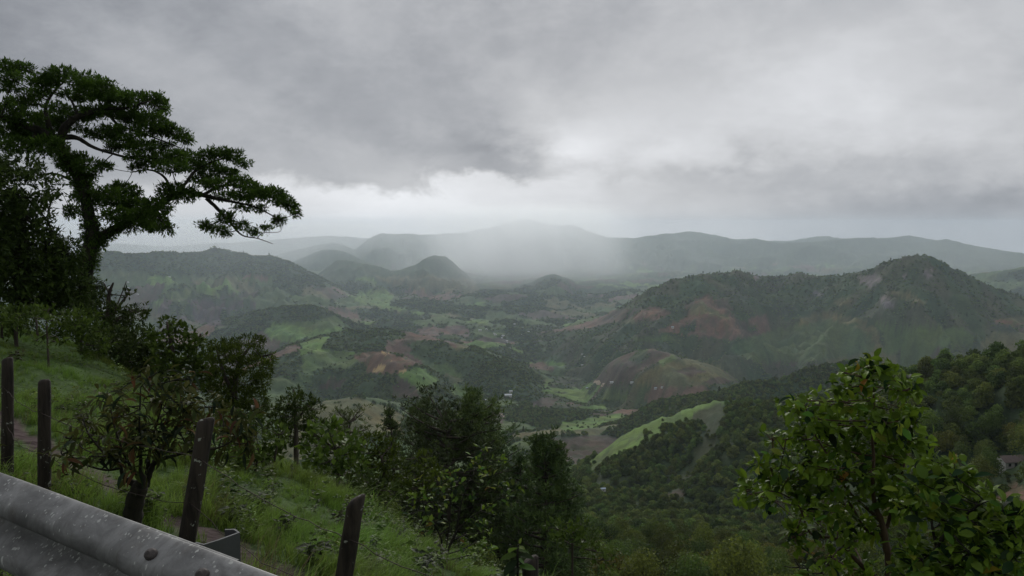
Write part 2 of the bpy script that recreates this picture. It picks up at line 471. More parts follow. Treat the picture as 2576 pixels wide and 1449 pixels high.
# ------------------------------------------------------------------ land cover
TY = dict(F=(0.050, 0.082, 0.033), G=(0.088, 0.132, 0.040), L=(0.120, 0.195, 0.046), O=(0.125, 0.122, 0.056), S=(0.085, 0.066, 0.048),
          B=(0.135, 0.088, 0.066), R=(0.158, 0.098, 0.066), H=(0.42, 0.29, 0.13), K=(0.17, 0.15, 0.145), Q=(0.058, 0.066, 0.032), D=(0.084, 0.120, 0.046), Pp=(0.095, 0.072, 0.072))
TN = list(TY); TI = {k: i for i, k in enumerate(TN)}
def c6(pts): return [(x * .3064 + 789, y * .3064 + 671) for x, y in pts]
def c7(pts): return [(x * .4486 + 1421, y * .4486 + 592) for x, y in pts]
def c5(pts): return [(x * .3677 + 237, y * .3677 + 513) for x, y in pts]
def c4(pts): return [(x * .4554 + 1499.6, y * .4554 + 789) for x, y in pts]
POLYS = [
 ('F', 4300, 8000, c5([(0,440),(100,300),(500,300),(830,280),(1100,320),(1300,350),(1500,450),(1540,500),(900,490),(500,490)])),
 ('F', 6000, 9500, c5([(1500,480),(1640,350),(1900,380),(2040,440),(2300,330),(2400,330),(2650,490),(2300,490),(1900,495)])),
 ('O', 4000, 9000, c5([(1900,500),(2300,490),(2600,520),(2650,600),(2300,600),(2050,560)])),
 ('R', 4000, 9000, c5([(1010,500),(1080,480),(1210,500),(1150,525)])),
 ('G', 4000, 9000, c5([(530,600),(650,580),(720,620),(600,640)])),
 ('L', 3000, 7000, c5([(410,660),(590,655),(590,675),(490,690),(480,725),(440,725)])),
 ('Pp', 3000, 7000, c5([(480,660),(1090,665),(1100,700),(900,740),(880,840),(780,830),(600,780),(400,750)])),
 ('F', 3000, 7000, c5([(490,690),(640,670),(700,700),(660,760),(560,760)])),
 ('O', 2500, 6000, c5([(380,740),(560,780),(760,840),(700,840),(400,800)])),
 ('F', 2900, 5000, c5([(860,740),(1200,680),(1500,670),(1680,760),(1500,800),(1300,810),(1200,820),(1000,830),(880,830)])),
 ('L', 2500, 4500, c5([(1160,870),(1210,820),(1400,830),(1530,890),(1400,930),(1380,955),(1200,920)])),
 ('G', 2500, 4500, c5([(1440,840),(1600,800),(1700,800),(1680,830),(1560,870)])),
 ('L', 3500, 9000, c6([(350,240),(400,190),(590,180),(650,240),(620,310),(840,370),(760,370),(560,340),(370,290)])),
 ('L', 3500, 9000, c6([(250,215),(300,225),(480,320),(420,315),(330,270)])),
 ('F', 3500, 9000, c6([(640,270),(800,280),(1000,260),(1350,340),(1300,380),(1000,390),(800,340)])),
 ('F', 3500, 9000, c6([(340,340),(520,340),(900,410),(850,440),(400,430)])),
 ('F', 3500, 9000, c6([(0,90),(340,110),(560,170),(330,230),(150,160),(0,180)])),
 ('G', 3500, 9000, c6([(930,380),(1080,390),(1140,410),(1100,430)])),
 ('L', 3500, 9000, c6([(1290,430),(1500,440),(1420,470),(1250,460)])),
 ('R', 3500, 9000, c6([(700,200),(850,190),(1000,240),(1250,230),(1100,280),(950,270)])),
 ('F', 1500, 3400, c6([(70,660),(130,570),(300,505),(650,495),(760,560),(700,600),(600,640),(590,690),(420,700),(300,700),(150,690)])),
 ('F', 1500, 3400, c6([(770,640),(850,600),(1060,610),(1180,690),(1340,640),(1500,710),(1700,800),(1850,890),(1920,960),(1500,1010),(1250,960),(1150,850),(1100,790),(1000,800),(900,760),(830,700)])),
 ('B', 1500, 3400, c6([(600,610),(740,590),(800,720),(910,800),(880,830),(800,790),(700,710),(590,690)])),
 ('B', 1500, 3400, c6([(740,520),(1000,560),(1160,630),(1200,680),(1060,615),(850,595)])),
 ('R', 1500, 3400, c6([(330,740),(420,700),(560,690),(700,730),(820,800),(760,860),(680,880),(440,880),(420,790),(380,780)])),
 ('H', 1500, 3400, c6([(475,865),(520,810),(590,800),(570,860)])),
 ('H', 1500, 3400, c6([(665,870),(700,848),(770,840),(765,862),(720,876)])),
 ('H', 1500, 3400, c6([(620,760),(640,768),(646,785),(628,782)])),
 ('H', 1500, 3400, c6([(520,692),(560,694),(610,712),(604,726),(560,703)])),
 ('L', 1500, 3400, c6([(690,880),(770,860),(830,820),(900,840),(1030,930),(960,990),(850,1010),(760,950)])),
 ('G', 1500, 3400, c6([(980,810),(1110,790),(1180,850),(1240,920),(1150,900),(1030,850)])),
 ('L', 1300, 3400, c6([(1110,1030),(1160,960),(1260,990),(1390,1080),(1300,1090),(1150,1060)])),
 ('L', 1300, 3400, c6([(1310,1000),(1450,1050),(1380,1070)])),
 ('S', 1300, 3400, c6([(640,930),(700,900),(860,1010),(870,1080),(640,1080)])),
 ('S', 1300, 3400, c6([(50,1000),(150,900),(270,920),(200,1010)])),
 ('F', 1300, 3400, c6([(260,930),(420,880),(640,880),(690,930),(640,1050),(480,1060),(400,1000)])),
 ('F', 1300, 3400, c6([(160,880),(420,780),(430,870),(330,900),(200,930)])),
 ('G', 1300, 3400, c6([(0,700),(300,700),(250,780),(100,830),(0,860)])),
 ('F', 1300, 3400, c6([(0,860),(100,830),(200,840),(150,900),(0,960)])),
 ('G', 1500, 3600, c6([(1700,810),(1800,840),(1990,940),(1930,960),(1850,880)])),
 ('R', 1900, 4500, c6([(1750,800),(1880,780),(1990,840),(1960,860),(1800,830)])),
 ('F', 1900, 4500, c6([(1400,670),(1560,650),(1700,720),(1880,760),(1700,800),(1500,720)])),
 ('F', 1900, 4500, c6([(1640,640),(1850,560),(2100,500),(2576,440),(2576,700),(2200,800),(1900,780)])),
 ('B', 1900, 4500, c6([(1850,540),(2060,500),(2480,420),(2500,450),(2200,515),(1900,550)])),
 ('F', 2200, 4500, c7([(280,420),(500,240),(870,190),(1100,180),(1300,170),(1600,190),(1950,90),(2200,200),(2600,360),(2600,450),(2400,470),(2450,530),(2100,520),(1800,500),(1500,440),(1200,420),(980,480),(900,400),(800,330),(700,380),(600,420),(480,400)])),
 ('F', 1900, 3600, c7([(0,560),(350,540),(650,560),(950,590),(940,700),(1200,740),(1000,800),(860,740),(620,650),(480,610),(250,700),(60,790),(0,800)])),
 ('K', 2200, 4500, c7([(1640,235),(1740,212),(1790,250),(1720,292),(1660,270)])),
 ('K', 2200, 4500, c7([(1750,350),(1800,335),(1860,395),(1810,412)])),
 ('K', 2200, 4500, c7([(1890,220),(1915,215),(1920,250),(1900,250)])),
 ('K', 2200, 4500, c7([(2010,215),(2050,180),(2065,230),(2030,245)])),
 ('K', 2200, 4500, c7([(1400,310),(1450,330),(1440,345),(1390,330)])),
 ('K', 2200, 4500, c7([(1050,235),(1080,215),(1095,240),(1070,262)])),
 ('O', 2200, 4500, c7([(1830,310),(1900,310),(2030,375),(2020,390),(1900,350)])),
 ('O', 2200, 4500, c7([(1500,370),(1560,345),(1620,370),(1600,390),(1520,395)])),
 ('R', 2200, 4500, c7([(370,460),(480,395),(600,430),(540,470),(400,480)])),
 ('O', 2200, 4500, c7([(300,490),(370,460),(420,490),(350,500)])),
 ('R', 1900, 4500, c7([(500,540),(700,390),(800,340),(860,400),(940,460),(990,560),(930,580),(720,560),(600,550)])),
 ('B', 1900, 4500, c7([(720,560),(800,530),(1000,560),(930,585)])),
 ('O', 1900, 4500, c7([(700,400),(770,370),(850,420),(940,470),(900,470),(800,440),(700,450)])),
 ('F', 1900, 4500, c7([(600,540),(700,500),(800,510),(700,545)])),
 ('F', 1900, 4500, c7([(420,540),(500,480),(600,440),(700,400),(690,450),(600,500),(500,545)])),
 ('S', 1900, 4500, c7([(820,380),(900,350),(940,420),(870,410)])),
 ('D', 1900, 4500, c7([(960,600),(1200,520),(1500,470),(1700,540),(1750,650),(1500,700),(1100,720),(900,650)])),
 ('G', 1900, 4500, c7([(1760,650),(1830,600),(1960,580),(1950,630),(1800,670)])),
 ('G', 1900, 4500, c7([(1980,560),(2200,510),(2300,560),(2290,640),(2000,610)])),
 ('O', 1900, 4500, c7([(2280,660),(2400,540),(2600,550),(2600,720),(2350,710)])),
 ('R', 1900, 4500, c7([(2390,470),(2450,470),(2530,490),(2600,500),(2450,500)])),
 ('G', 1900, 4500, c7([(370,570),(600,560),(620,590),(400,600)])),
 ('S', 1700, 2700, c7([(120,800),(250,700),(480,620),(560,620),(600,670),(500,720),(400,780),(370,830),(220,850)])),
 ('O', 1700, 2700, c7([(380,830),(440,770),(600,700),(700,690),(860,730),(940,810),(800,840),(600,850)])),
 ('F', 1700, 2700, c7([(350,700),(400,650),(470,630),(470,690),(420,720)])),
 ('Q', 350, 1000, c4([(600,560),(690,540),(690,600),(640,640)])),
 ('S', 1700, 2700, c7([(780,820),(860,790),(940,820),(820,840)])),
 ('G', 1700, 2700, c7([(520,710),(600,670),(640,690),(540,730)])),
 ('S', 1700, 2700, c7([(600,760),(700,740),(800,760),(700,790)])),
 ('G', 1300, 2400, c6([(1990,990),(2250,900),(2370,970),(2150,1020)])),
 ('G', 1100, 2400, c6([(2180,1040),(2400,990),(2576,1050),(2576,1110),(2300,1080)])),
 ('G', 1100, 2400, c6([(1420,1130),(1600,1080),(1700,1130),(1500,1150)])),
 ('S', 1100, 2400, c6([(1780,1120),(1900,1070),(2010,1090),(1950,1160),(1800,1150)])),
 ('L', 1100, 2400, c6([(2180,1150),(2400,1130),(2400,1170),(2200,1180)])),
 ('S', 1000, 2400, c6([(1390,1190),(1500,1180),(1590,1240),(1550,1287),(1390,1287)])),
 ('L', 900, 2400, [(1400,1065),(1500,1050),(1560,1040),(1580,1050),(1500,1075),(1420,1085)]),
 ('L', 950, 2000, [(1700,985),(1800,968),(1860,962),(1930,958),(1900,970),(1800,985)]),
 ('F', 250, 1000, [(1390,1240),(1500,1120),(1600,1060),(1700,1000),(1900,900),(2700,850),(2700,1400),(1390,1400)]),
 ('L', 350, 1000, c4([(-60,860),(0,760),(150,655),(300,580),(440,545),(560,500),(720,455),(740,485),(690,520),(520,600),(360,660),(220,740),(0,870)])),
 ('G', 350, 1000, c4([(-60,900),(0,800),(200,690),(330,620),(400,600),(300,650),(100,770),(-20,900)])),
 ('F', 1000, 1560, [(1540,1085),(1600,1040),(1660,1012),(1700,1006),(1800,985),(2060,900),(2700,880),(2700,1100),(1600,1100)]),
 ('Q', 350, 1000, c4([(480,610),(540,550),(680,492),(720,520),(700,640),(620,800),(560,870),(450,980),(430,950),(540,800),(520,700)])),
 ('F', 350, 1000, c4([(500,640),(560,600),(600,640),(580,720),(520,700)])),
 ('S', 250, 1000, c4([(370,1000),(600,930),(620,950),(400,1020)])),
 ('R', 100, 600, c4([(2180,1040),(2300,960),(2420,930),(2420,1080),(2250,1060)])),
]
def in_poly(px, py, poly):
    inside = np.zeros(px.shape, bool)
    n = len(poly)
    for i in range(n):
        x0, y0 = poly[i]; x1, y1 = poly[(i + 1) % n]
        if y0 == y1: continue
        c = ((y0 > py) != (y1 > py)) & (px < (x1 - x0) * (py - y0) / (y1 - y0) + x0)
        inside ^= c
    return inside

def voronoi(x, y, cell, s):
    ix, iy = np.floor(x / cell).astype(np.int64), np.floor(y / cell).astype(np.int64)
    d1 = np.full(x.shape, 1e18); d2 = np.full(x.shape, 1e18); idd = np.zeros(x.shape, np.int64)
    for i in (-1, 0, 1):
        for j in (-1, 0, 1):
            a, b = ix + i, iy + j
            h = _hash(a, b, s)
            cx = (a + 0.1 + 0.8 * (h & 0xffff) / 65535.0) * cell; cy = (b + 0.1 + 0.8 * ((h >> 16) & 0xffff) / 65535.0) * cell
            d = np.hypot(x - cx, y - cy)
            new = d < d1
            d2 = np.where(new, d1, np.minimum(d2, d)); idd = np.where(new, h, idd); d1 = np.where(new, d, d1)
    return idd, d2 - d1

def land_cover(x, y, z):
    r = np.hypot(x, y)
    px, py = project(x, y, z)
    wx = x + 45 * fbm(x / 160, y / 160, 4, 51) ; wy = y + 45 * fbm(x / 160 + 40, y / 160, 4, 52)
    idd, edge = voronoi(wx, wy, 250.0, 5)
    rnd = (idd & 0xffff) / 65535.0
    ty = np.full(x.shape, TI['F'])
    for thr, k in ((0.34, 'G'), (0.52, 'D'), (0.66, 'O'), (0.78, 'S'), (0.86, 'B'), (0.90, 'L'), (0.97, 'R')):
        ty = np.where(rnd > thr, TI[k], ty)
    wood = fbm(x / 1100, y / 1100, 3, 61) + 0.5 * fbm(x / 200, y / 200, 3, 62)
    ty = np.where(wood > 0.46, TI['F'], ty)
    hedge = (edge < 9) & (r > 500)
    ty = np.where(hedge, TI['F'], ty)
    ty = np.where(r < 900, TI['F'], ty)
    far = r > 9000
    ty = np.where(far & (base_z(r) + 60 < z), TI['F'], ty)
    # fields seen in the photograph
    jx = px + 5 * fbm(px / 16, py / 8, 4, 71); jy = py + 2.5 * fbm(px / 14, py / 8, 4, 72)
    for k, r0, r1, poly in POLYS:
        a = np.array(poly); 
        m = (r > r0) & (r < r1) & (px > a[:, 0].min() - 8) & (px < a[:, 0].max() + 8) & (py > a[:, 1].min() - 6) & (py < a[:, 1].max() + 6) & (y > 0)
        if not m.any(): continue
        ii = np.nonzero(m)
        ins = in_poly(jx[ii], jy[ii], poly)
        sel = tuple(q[ins] for q in ii)
        ty[sel] = TI[k]
    # near slope
    near = r < 60
    ty = np.where(near, TI['G'], ty)
    return ty, idd, edge

LT, LID, LEDGE = land_cover(GX, GY, GZ)
PAL = np.array([TY[k] for k in TN])
C = PAL[LT]
C = np.where(((LT == TI['F']) & (RR < 1200))[..., None], C * 0.62, C)  # nearer woodland floor darkened: shade under the trees put into the colour
scr = sstep(fbm(GX / 140, GY / 140, 5, 79), -0.25, 0.35)[..., None]
rh = ((LT == TI['F']) & (RR > 2100) & (RR < 4600) & (GX > 100))[..., None]
C = np.where(rh, C * (1 - 0.55 * scr) + np.array((0.095, 0.088, 0.058)) * 0.55 * scr, C)
shade = 1 + 0.30 * fbm(GX / 55, GY / 55, 5, 81) + 0.16 * (((LID >> 8) & 0xff) / 255.0 - 0.5)
warm = 0.16 * fbm(GX / 120 + 7, GY / 120, 4, 83)
C = C * np.clip(shade, 0.45, 1.8)[..., None]
C[..., 0] *= 1 + warm; C[..., 2] *= 1 - warm
# scrub speckle inside open land
spk = sstep(fbm(GX / 26, GY / 26, 3, 85), 0.15, 0.45) * (LT != TI['F']) * (LT != TI['H']) * (RR > 150) * 0.45
C = C * (1 - spk[..., None]) + np.array(TY['F']) * spk[..., None]
# near slope: worn soil on a footpath and under the fence
def path_mask(x, y):
    pts = [P(-260, 880, 16.5), P(-40, 950, 14.0), P(90, 1040, 12.0), P(170, 1100, 10.8), P(330, 1190, 9.2), P(450, 1260, 8.3), P(600, 1330, 7.4), P(700, 1400, 6.9), P(820, 1480, 6.2)]
    m = np.full(x.shape, 1e9)
    for a, b in zip(pts[:-1], pts[1:]):
        ex, ey = b[0] - a[0], b[1] - a[1]; L2 = ex * ex + ey * ey
        t = np.clip(((x - a[0]) * ex + (y - a[1]) * ey) / L2, 0, 1)
        m = np.minimum(m, np.hypot(x - a[0] - t * ex, y - a[1] - t * ey))
    return m
nm = RR < 60
pd = np.full(GX.shape, 9.0); pd[nm] = path_mask(GX[nm], GY[nm])
pd = pd + 0.12 * fbm(GX * 2, GY * 2, 3, 91)
soil = (1 - sstep(pd, 0.10, 0.30) * 1.0)[..., None]
C = C * (1 - soil) + np.array((0.085, 0.06, 0.058)) * soil
nearcol = np.array((0.050, 0.088, 0.022))
nw = ((1 - sstep(RR, 40, 70)) * (soil[..., 0] < 0.5))[..., None]
C = C * (1 - nw) + nearcol * (1 + 0.35 * fbm(GX * 1.5, GY * 1.5, 3, 95))[..., None] * nw
C = np.clip(C, 0.005, 0.6)

i0 = np.arange(NR - 1)[:, None] * NA + np.arange(NA)[None, :]
j = (np.arange(NA) + 1) % NA
i1 = np.arange(NR - 1)[:, None] * NA + j[None, :]
quads = np.stack([i0, i0 + NA, i1 + NA, i1], -1).reshape(-1, 4)
col4 = np.concatenate([C, np.ones(C.shape[:2] + (1,))], -1)

def ground_material():
    m, N, out = mat_new('ground')
    a = N.new('ShaderNodeAttribute'); a.attribute_name = 'Col'
    g = N.new('ShaderNodeNewGeometry')
    pos = g.outputs['Position']
    nA = N.noise(pos, 0.05, 8, 0.68)
    nB = N.noise(pos, 0.9, 6, 0.65)
    v = N.m('MULTIPLY_ADD', nA, 0.9, 0.55)
    v = N.m('MULTIPLY', v, N.m('MULTIPLY_ADD', nB, 0.8, 0.6))
    v = N.m('MULTIPLY', v, N.m('MULTIPLY_ADD', N.noise(pos, 0.16, 6, 0.7), 1.0, 0.5))
    hsv = N.new('ShaderNodeHueSaturation')
    N.link(a.outputs['Color'], hsv.inputs['Color']); N.link(v, hsv.inputs['Value'])
    p = N.new('ShaderNodeBsdfPrincipled'); N.link(hsv.outputs[0], p.inputs['Base Color'])
    p.inputs['Roughness'].default_value = 0.95; p.inputs['Specular IOR Level'].default_value = 0.12
    b = N.new('ShaderNodeBump'); b.inputs['Strength'].default_value = 0.7; b.inputs['Distance'].default_value = 3.0
    N.link(nA, b.inputs['Height']); N.link(b.outputs[0], p.inputs['Normal'])
    N.link(p.outputs[0], out.inputs[0])
    return m
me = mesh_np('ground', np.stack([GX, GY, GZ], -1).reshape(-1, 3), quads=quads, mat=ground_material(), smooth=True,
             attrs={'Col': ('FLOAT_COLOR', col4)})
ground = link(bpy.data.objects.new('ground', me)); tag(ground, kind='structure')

# ------------------------------------------------------------------ air
def box_mesh(name, x0, x1, y0, y1, z0, z1, mat=None):
    v = [(x, y, z) for z in (z0, z1) for y in (y0, y1) for x in (x0, x1)]
    q = [(0, 2, 3, 1), (4, 5, 7, 6), (0, 1, 5, 4), (2, 6, 7, 3), (0, 4, 6, 2), (1, 3, 7, 5)]
    return mesh_np(name, v, quads=q, mat=mat)
ztop = max(float(GZ.max()), 15.0) + 12
zbot = float(GZ.min()) - 1.5
def mat_volume(name, dens, col, g, shaped=None):
    m, N, out = mat_new(name)
    p = N.new('ShaderNodeVolumePrincipled')
    p.inputs['Color'].default_value = col + (1,)
    p.inputs['Anisotropy'].default_value = g
    p.inputs['Density'].default_value = dens
    if shaped: shaped(N, p)
    N.link(p.outputs[0], out.inputs['Volume'])
    return m
HAZE_DENS = 4.6e-5
hz = link(bpy.data.objects.new('haze', box_mesh('haze', -16800, 16800, -16800, 16800, zbot, ztop, mat_volume('haze', HAZE_DENS, (0.76, 0.88, 1.0), 0.35))))
tag(hz, kind='stuff')

# a rain shower drifting over the valley, bright where the sky behind it opens
def shower(px, py, r, rx, ry, z0, z1, dens, col=(0.95, 0.98, 1.0), tilt=0.0):
    c = P(px, py, r)
    n = 40
    ang = np.linspace(0, 2 * math.pi, n, endpoint=False)
    ring = np.stack([np.cos(ang), np.sin(ang)], -1)
    zm = [z0, z1]
    v = [(x, y, -1) for x, y in ring] + [(x, y, 1) for x, y in ring]
    q = [(i, (i + 1) % n, n + (i + 1) % n, n + i) for i in range(n)]
    bmq = mesh_np('rain_haze', v, quads=q)
    import bmesh
    bm = bmesh.new(); bm.from_mesh(bmq)
    bm.verts.ensure_lookup_table()
    bm.faces.new([bm.verts[i] for i in reversed(range(n))]); bm.faces.new([bm.verts[n + i] for i in range(n)])
    bm.to_mesh(bmq); bm.free()
    def shaped(N, p):
        t = N.new('ShaderNodeTexCoord')
        s = N.new('ShaderNodeSeparateXYZ'); N.link(t.outputs['Object'], s.inputs[0])
        x, y, z = s.outputs
        d = N.m('SQRT', N.m('ADD', N.m('MULTIPLY', x, x), N.m('MULTIPLY', y, y)))
        f = N.smooth(d, 1.0, 0.0)
        cb = N.new('ShaderNodeCombineXYZ'); N.link(N.m('ADD', x, N.m('MULTIPLY', z, 0.10)), cb.inputs[0]); N.link(N.m('MULTIPLY', y, 0.3), cb.inputs[1]); N.link(N.m('MULTIPLY', z, 0.12), cb.inputs[2])
        nn = N.noise(cb.outputs[0], 2.6, 3, 0.5)
        f = N.m('MULTIPLY', f, N.m('MULTIPLY_ADD', nn, 3.4, -0.85))
        f = N.m('MULTIPLY', N.m('MAXIMUM', f, 0.0), N.smooth(N.m('ABSOLUTE', z), 1.0, 0.55))
        N.link(N.m('MULTIPLY', f, dens), p.inputs['Density'])
    m = mat_volume('rain_haze', dens, col, 0.6, shaped)
    bmq.materials.append(m)
    o = link(bpy.data.objects.new('rain_haze', bmq)); tag(o, kind='stuff')
    o.location = (c[0], c[1], (z0 + z1) / 2); o.scale = (rx, ry, (z1 - z0) / 2)
    o.rotation_euler = (0, 0, -math.atan2(c[0], c[1]))
    return o
shower(1285, 700, 8900, 1650, 3300, zbot + 40, ztop + 140, 8.5e-4)
shower(560, 640, 11500, 3600, 2300, zbot + 60, ztop + 30, 7e-4)  # veil of haze added to wash out the far left ridge
shower(1700, 700, 9000, 3000, 2300, zbot + 60, ztop + 30, 0.8e-4)  # wide haze veil added to thicken the air before the far ridge
shower(2450, 650, 10200, 2600, 2000, zbot + 60, ztop + 20, 1.2e-4)  # another added haze veil, further right
shower(500, 700, 7000, 2300, 1800, zbot + 60, ztop + 20, 0.9e-4)
# ================================================================== VEGETATION TOOLS
def hit(px, py, rmin=4.0):
    """where the line of sight through a pixel meets the ground"""
    d = ray(px, py); h = math.hypot(d[0], d[1])
    rs = np.geomspace(rmin, 30000, 2600)
    X_, Y_ = d[0] / h * rs, d[1] / h * rs
    az = math.atan2(d[0], d[1])
    zz_ = ground_z(X_, Y_)
    below = zz_ >= d[2] / h * rs
    i = int(np.argmax(below)) if below.any() else len(rs) - 1
    return np.array([X_[i], Y_[i], zz_[i]]), rs[i]

def norm(v):
    return v / np.maximum(np.linalg.norm(v, axis=-1, keepdims=True), 1e-9)

def frames(d, n):
    """leaf frames: x along the leaf, z its normal"""
    d = norm(d); y = norm(np.cross(n, d)); n = np.cross(d, y)
    return np.stack([d, y, n], -1)          # columns

T_DIAMOND = (np.array([(0, 0, 0), (0.45, -0.5, 0.03), (1, 0, -0.12), (0.45, 0.5, 0.03)]), np.array([(0, 1, 2, 3)]))
T_FOLD = (np.array([(0, 0, 0), (0.35, -0.5, 0.05), (0.4, 0, -0.01), (0.35, 0.5, 0.05), (1, 0, -0.22)]), np.array([(0, 1, 4, 2), (0, 2, 4, 3)]))
_lv = [(0, 0, 0), (0.18, -.30, .03), (0.2, 0, -.01), (0.18, .30, .03), (0.5, -.5, .0), (0.5, 0, -.07), (0.5, .5, .0), (0.8, -.32, -.12), (0.8, 0, -.17), (0.8, .32, -.12), (1.0, 0, -.34)]
_lf4 = [(1, 4, 5, 2), (2, 5, 6, 3), (4, 7, 8, 5), (5, 8, 9, 6)]
_lf3 = [(0, 1, 2), (0, 2, 3), (7, 10, 8), (8, 10, 9)]
T_LEAF = (np.array(_lv), np.array(_lf4 + [(a, b, c, c) for a, b, c in _lf3]))
def leaf_mesh(name, mat, curl=1.0):
    v = np.array(_lv) * np.array([1, 1, curl])
    return mesh_np(name, v, quads=_lf4, tris=_lf3, mat=mat, smooth=True, attrs={'tint': ('FLOAT', np.full(len(v), 0.5))})

def leaf_cloud(pos, fr, L, Wd, tint, tpl):
    """many leaves in one array"""
    tv, tf = tpl
    n = len(pos)
    loc = np.empty((n, len(tv), 3))
    loc[..., 0] = tv[None, :, 0] * L[:, None]; loc[..., 1] = tv[None, :, 1] * Wd[:, None]; loc[..., 2] = tv[None, :, 2] * L[:, None]
    v = np.einsum('nij,nkj->nki', fr, loc) + pos[:, None, :]
    f = tf[None] + (np.arange(n) * len(tv))[:, None, None]
    return v.reshape(-1, 3), f.reshape(-1, 4), np.repeat(tint, len(tv))

def split_faces(f):
    deg = f[:, 2] == f[:, 3]
    return f[~deg], f[deg][:, :3]

class Tubes:
    def __init__(s): s.v, s.f, s.n = [], [], 0
    def add(s, pts, rad, sides=6, wob=0.0):
        pts = np.asarray(pts, float); rad = np.asarray(rad, float)
        t = np.gradient(pts, axis=0); t = norm(t)
        up = np.array([0.13, 0.31, 0.94]) if abs(t[0][2]) < 0.9 else np.array([1, 0.2, 0.1])
        a = norm(np.cross(t, up)); b = np.cross(t, a)
        ang = np.linspace(0, 2 * math.pi, sides, endpoint=False)
        rr = rad[:, None] * (1 + (RNG.uniform(-wob, wob, (len(pts), sides)) if wob else 0))
        ring = pts[:, None] + rr[..., None] * (np.cos(ang)[None, :, None] * a[:, None] + np.sin(ang)[None, :, None] * b[:, None])
        s.v.append(ring.reshape(-1, 3))
        m = len(pts)
        i = np.arange(m - 1)[:, None] * sides + np.arange(sides)[None]
        k = np.arange(m - 1)[:, None] * sides + (np.arange(sides)[None] + 1) % sides
        s.f.append(np.stack([i, k, k + sides, i + sides], -1).reshape(-1, 4) + s.n)
        # end cap
        s.v.append((pts[-1] + t[-1] * rad[-1])[None]); tip = s.n + m * sides
        base = s.n + (m - 1) * sides
        s.f.append(np.array([(base + q, base + (q + 1) % sides, tip, tip) for q in range(sides)]))
        s.n += m * sides + 1
    def mesh(s, name, mat):
        f = np.concatenate(s.f); q, t = split_faces(f)
        return mesh_np(name, np.concatenate(s.v), quads=q, tris=t, mat=mat, smooth=True)

def bezier(a, b, bend, n=6, seedv=None):
    mid = (a + b) / 2 + bend
    t = np.linspace(0, 1, n)[:, None]
    return a * (1 - t) ** 2 + 2 * mid * t * (1 - t) + b * t ** 2

def subdivide(pts, rad, k=4, jit=0.0):
    """smooth a polyline (Catmull-Rom) with radii"""
    P_ = np.vstack([2 * pts[0] - pts[1], pts, 2 * pts[-1] - pts[-2]])
    R_ = np.concatenate([[rad[0]], rad, [rad[-1]]])
    out, ro = [], []
    for i in range(1, len(P_) - 2):
        for t in np.linspace(0, 1, k, endpoint=False):
            p0, p1, p2, p3 = P_[i - 1], P_[i], P_[i + 1], P_[i + 2]
            out.append(0.5 * (2 * p1 + (p2 - p0) * t + (2 * p0 - 5 * p1 + 4 * p2 - p3) * t * t + (3 * p1 - p0 - 3 * p2 + p3) * t ** 3))
            ro.append(R_[i] * (1 - t) + R_[i + 1] * t)
    out.append(pts[-1]); ro.append(rad[-1])
    return np.array(out), np.array(ro)

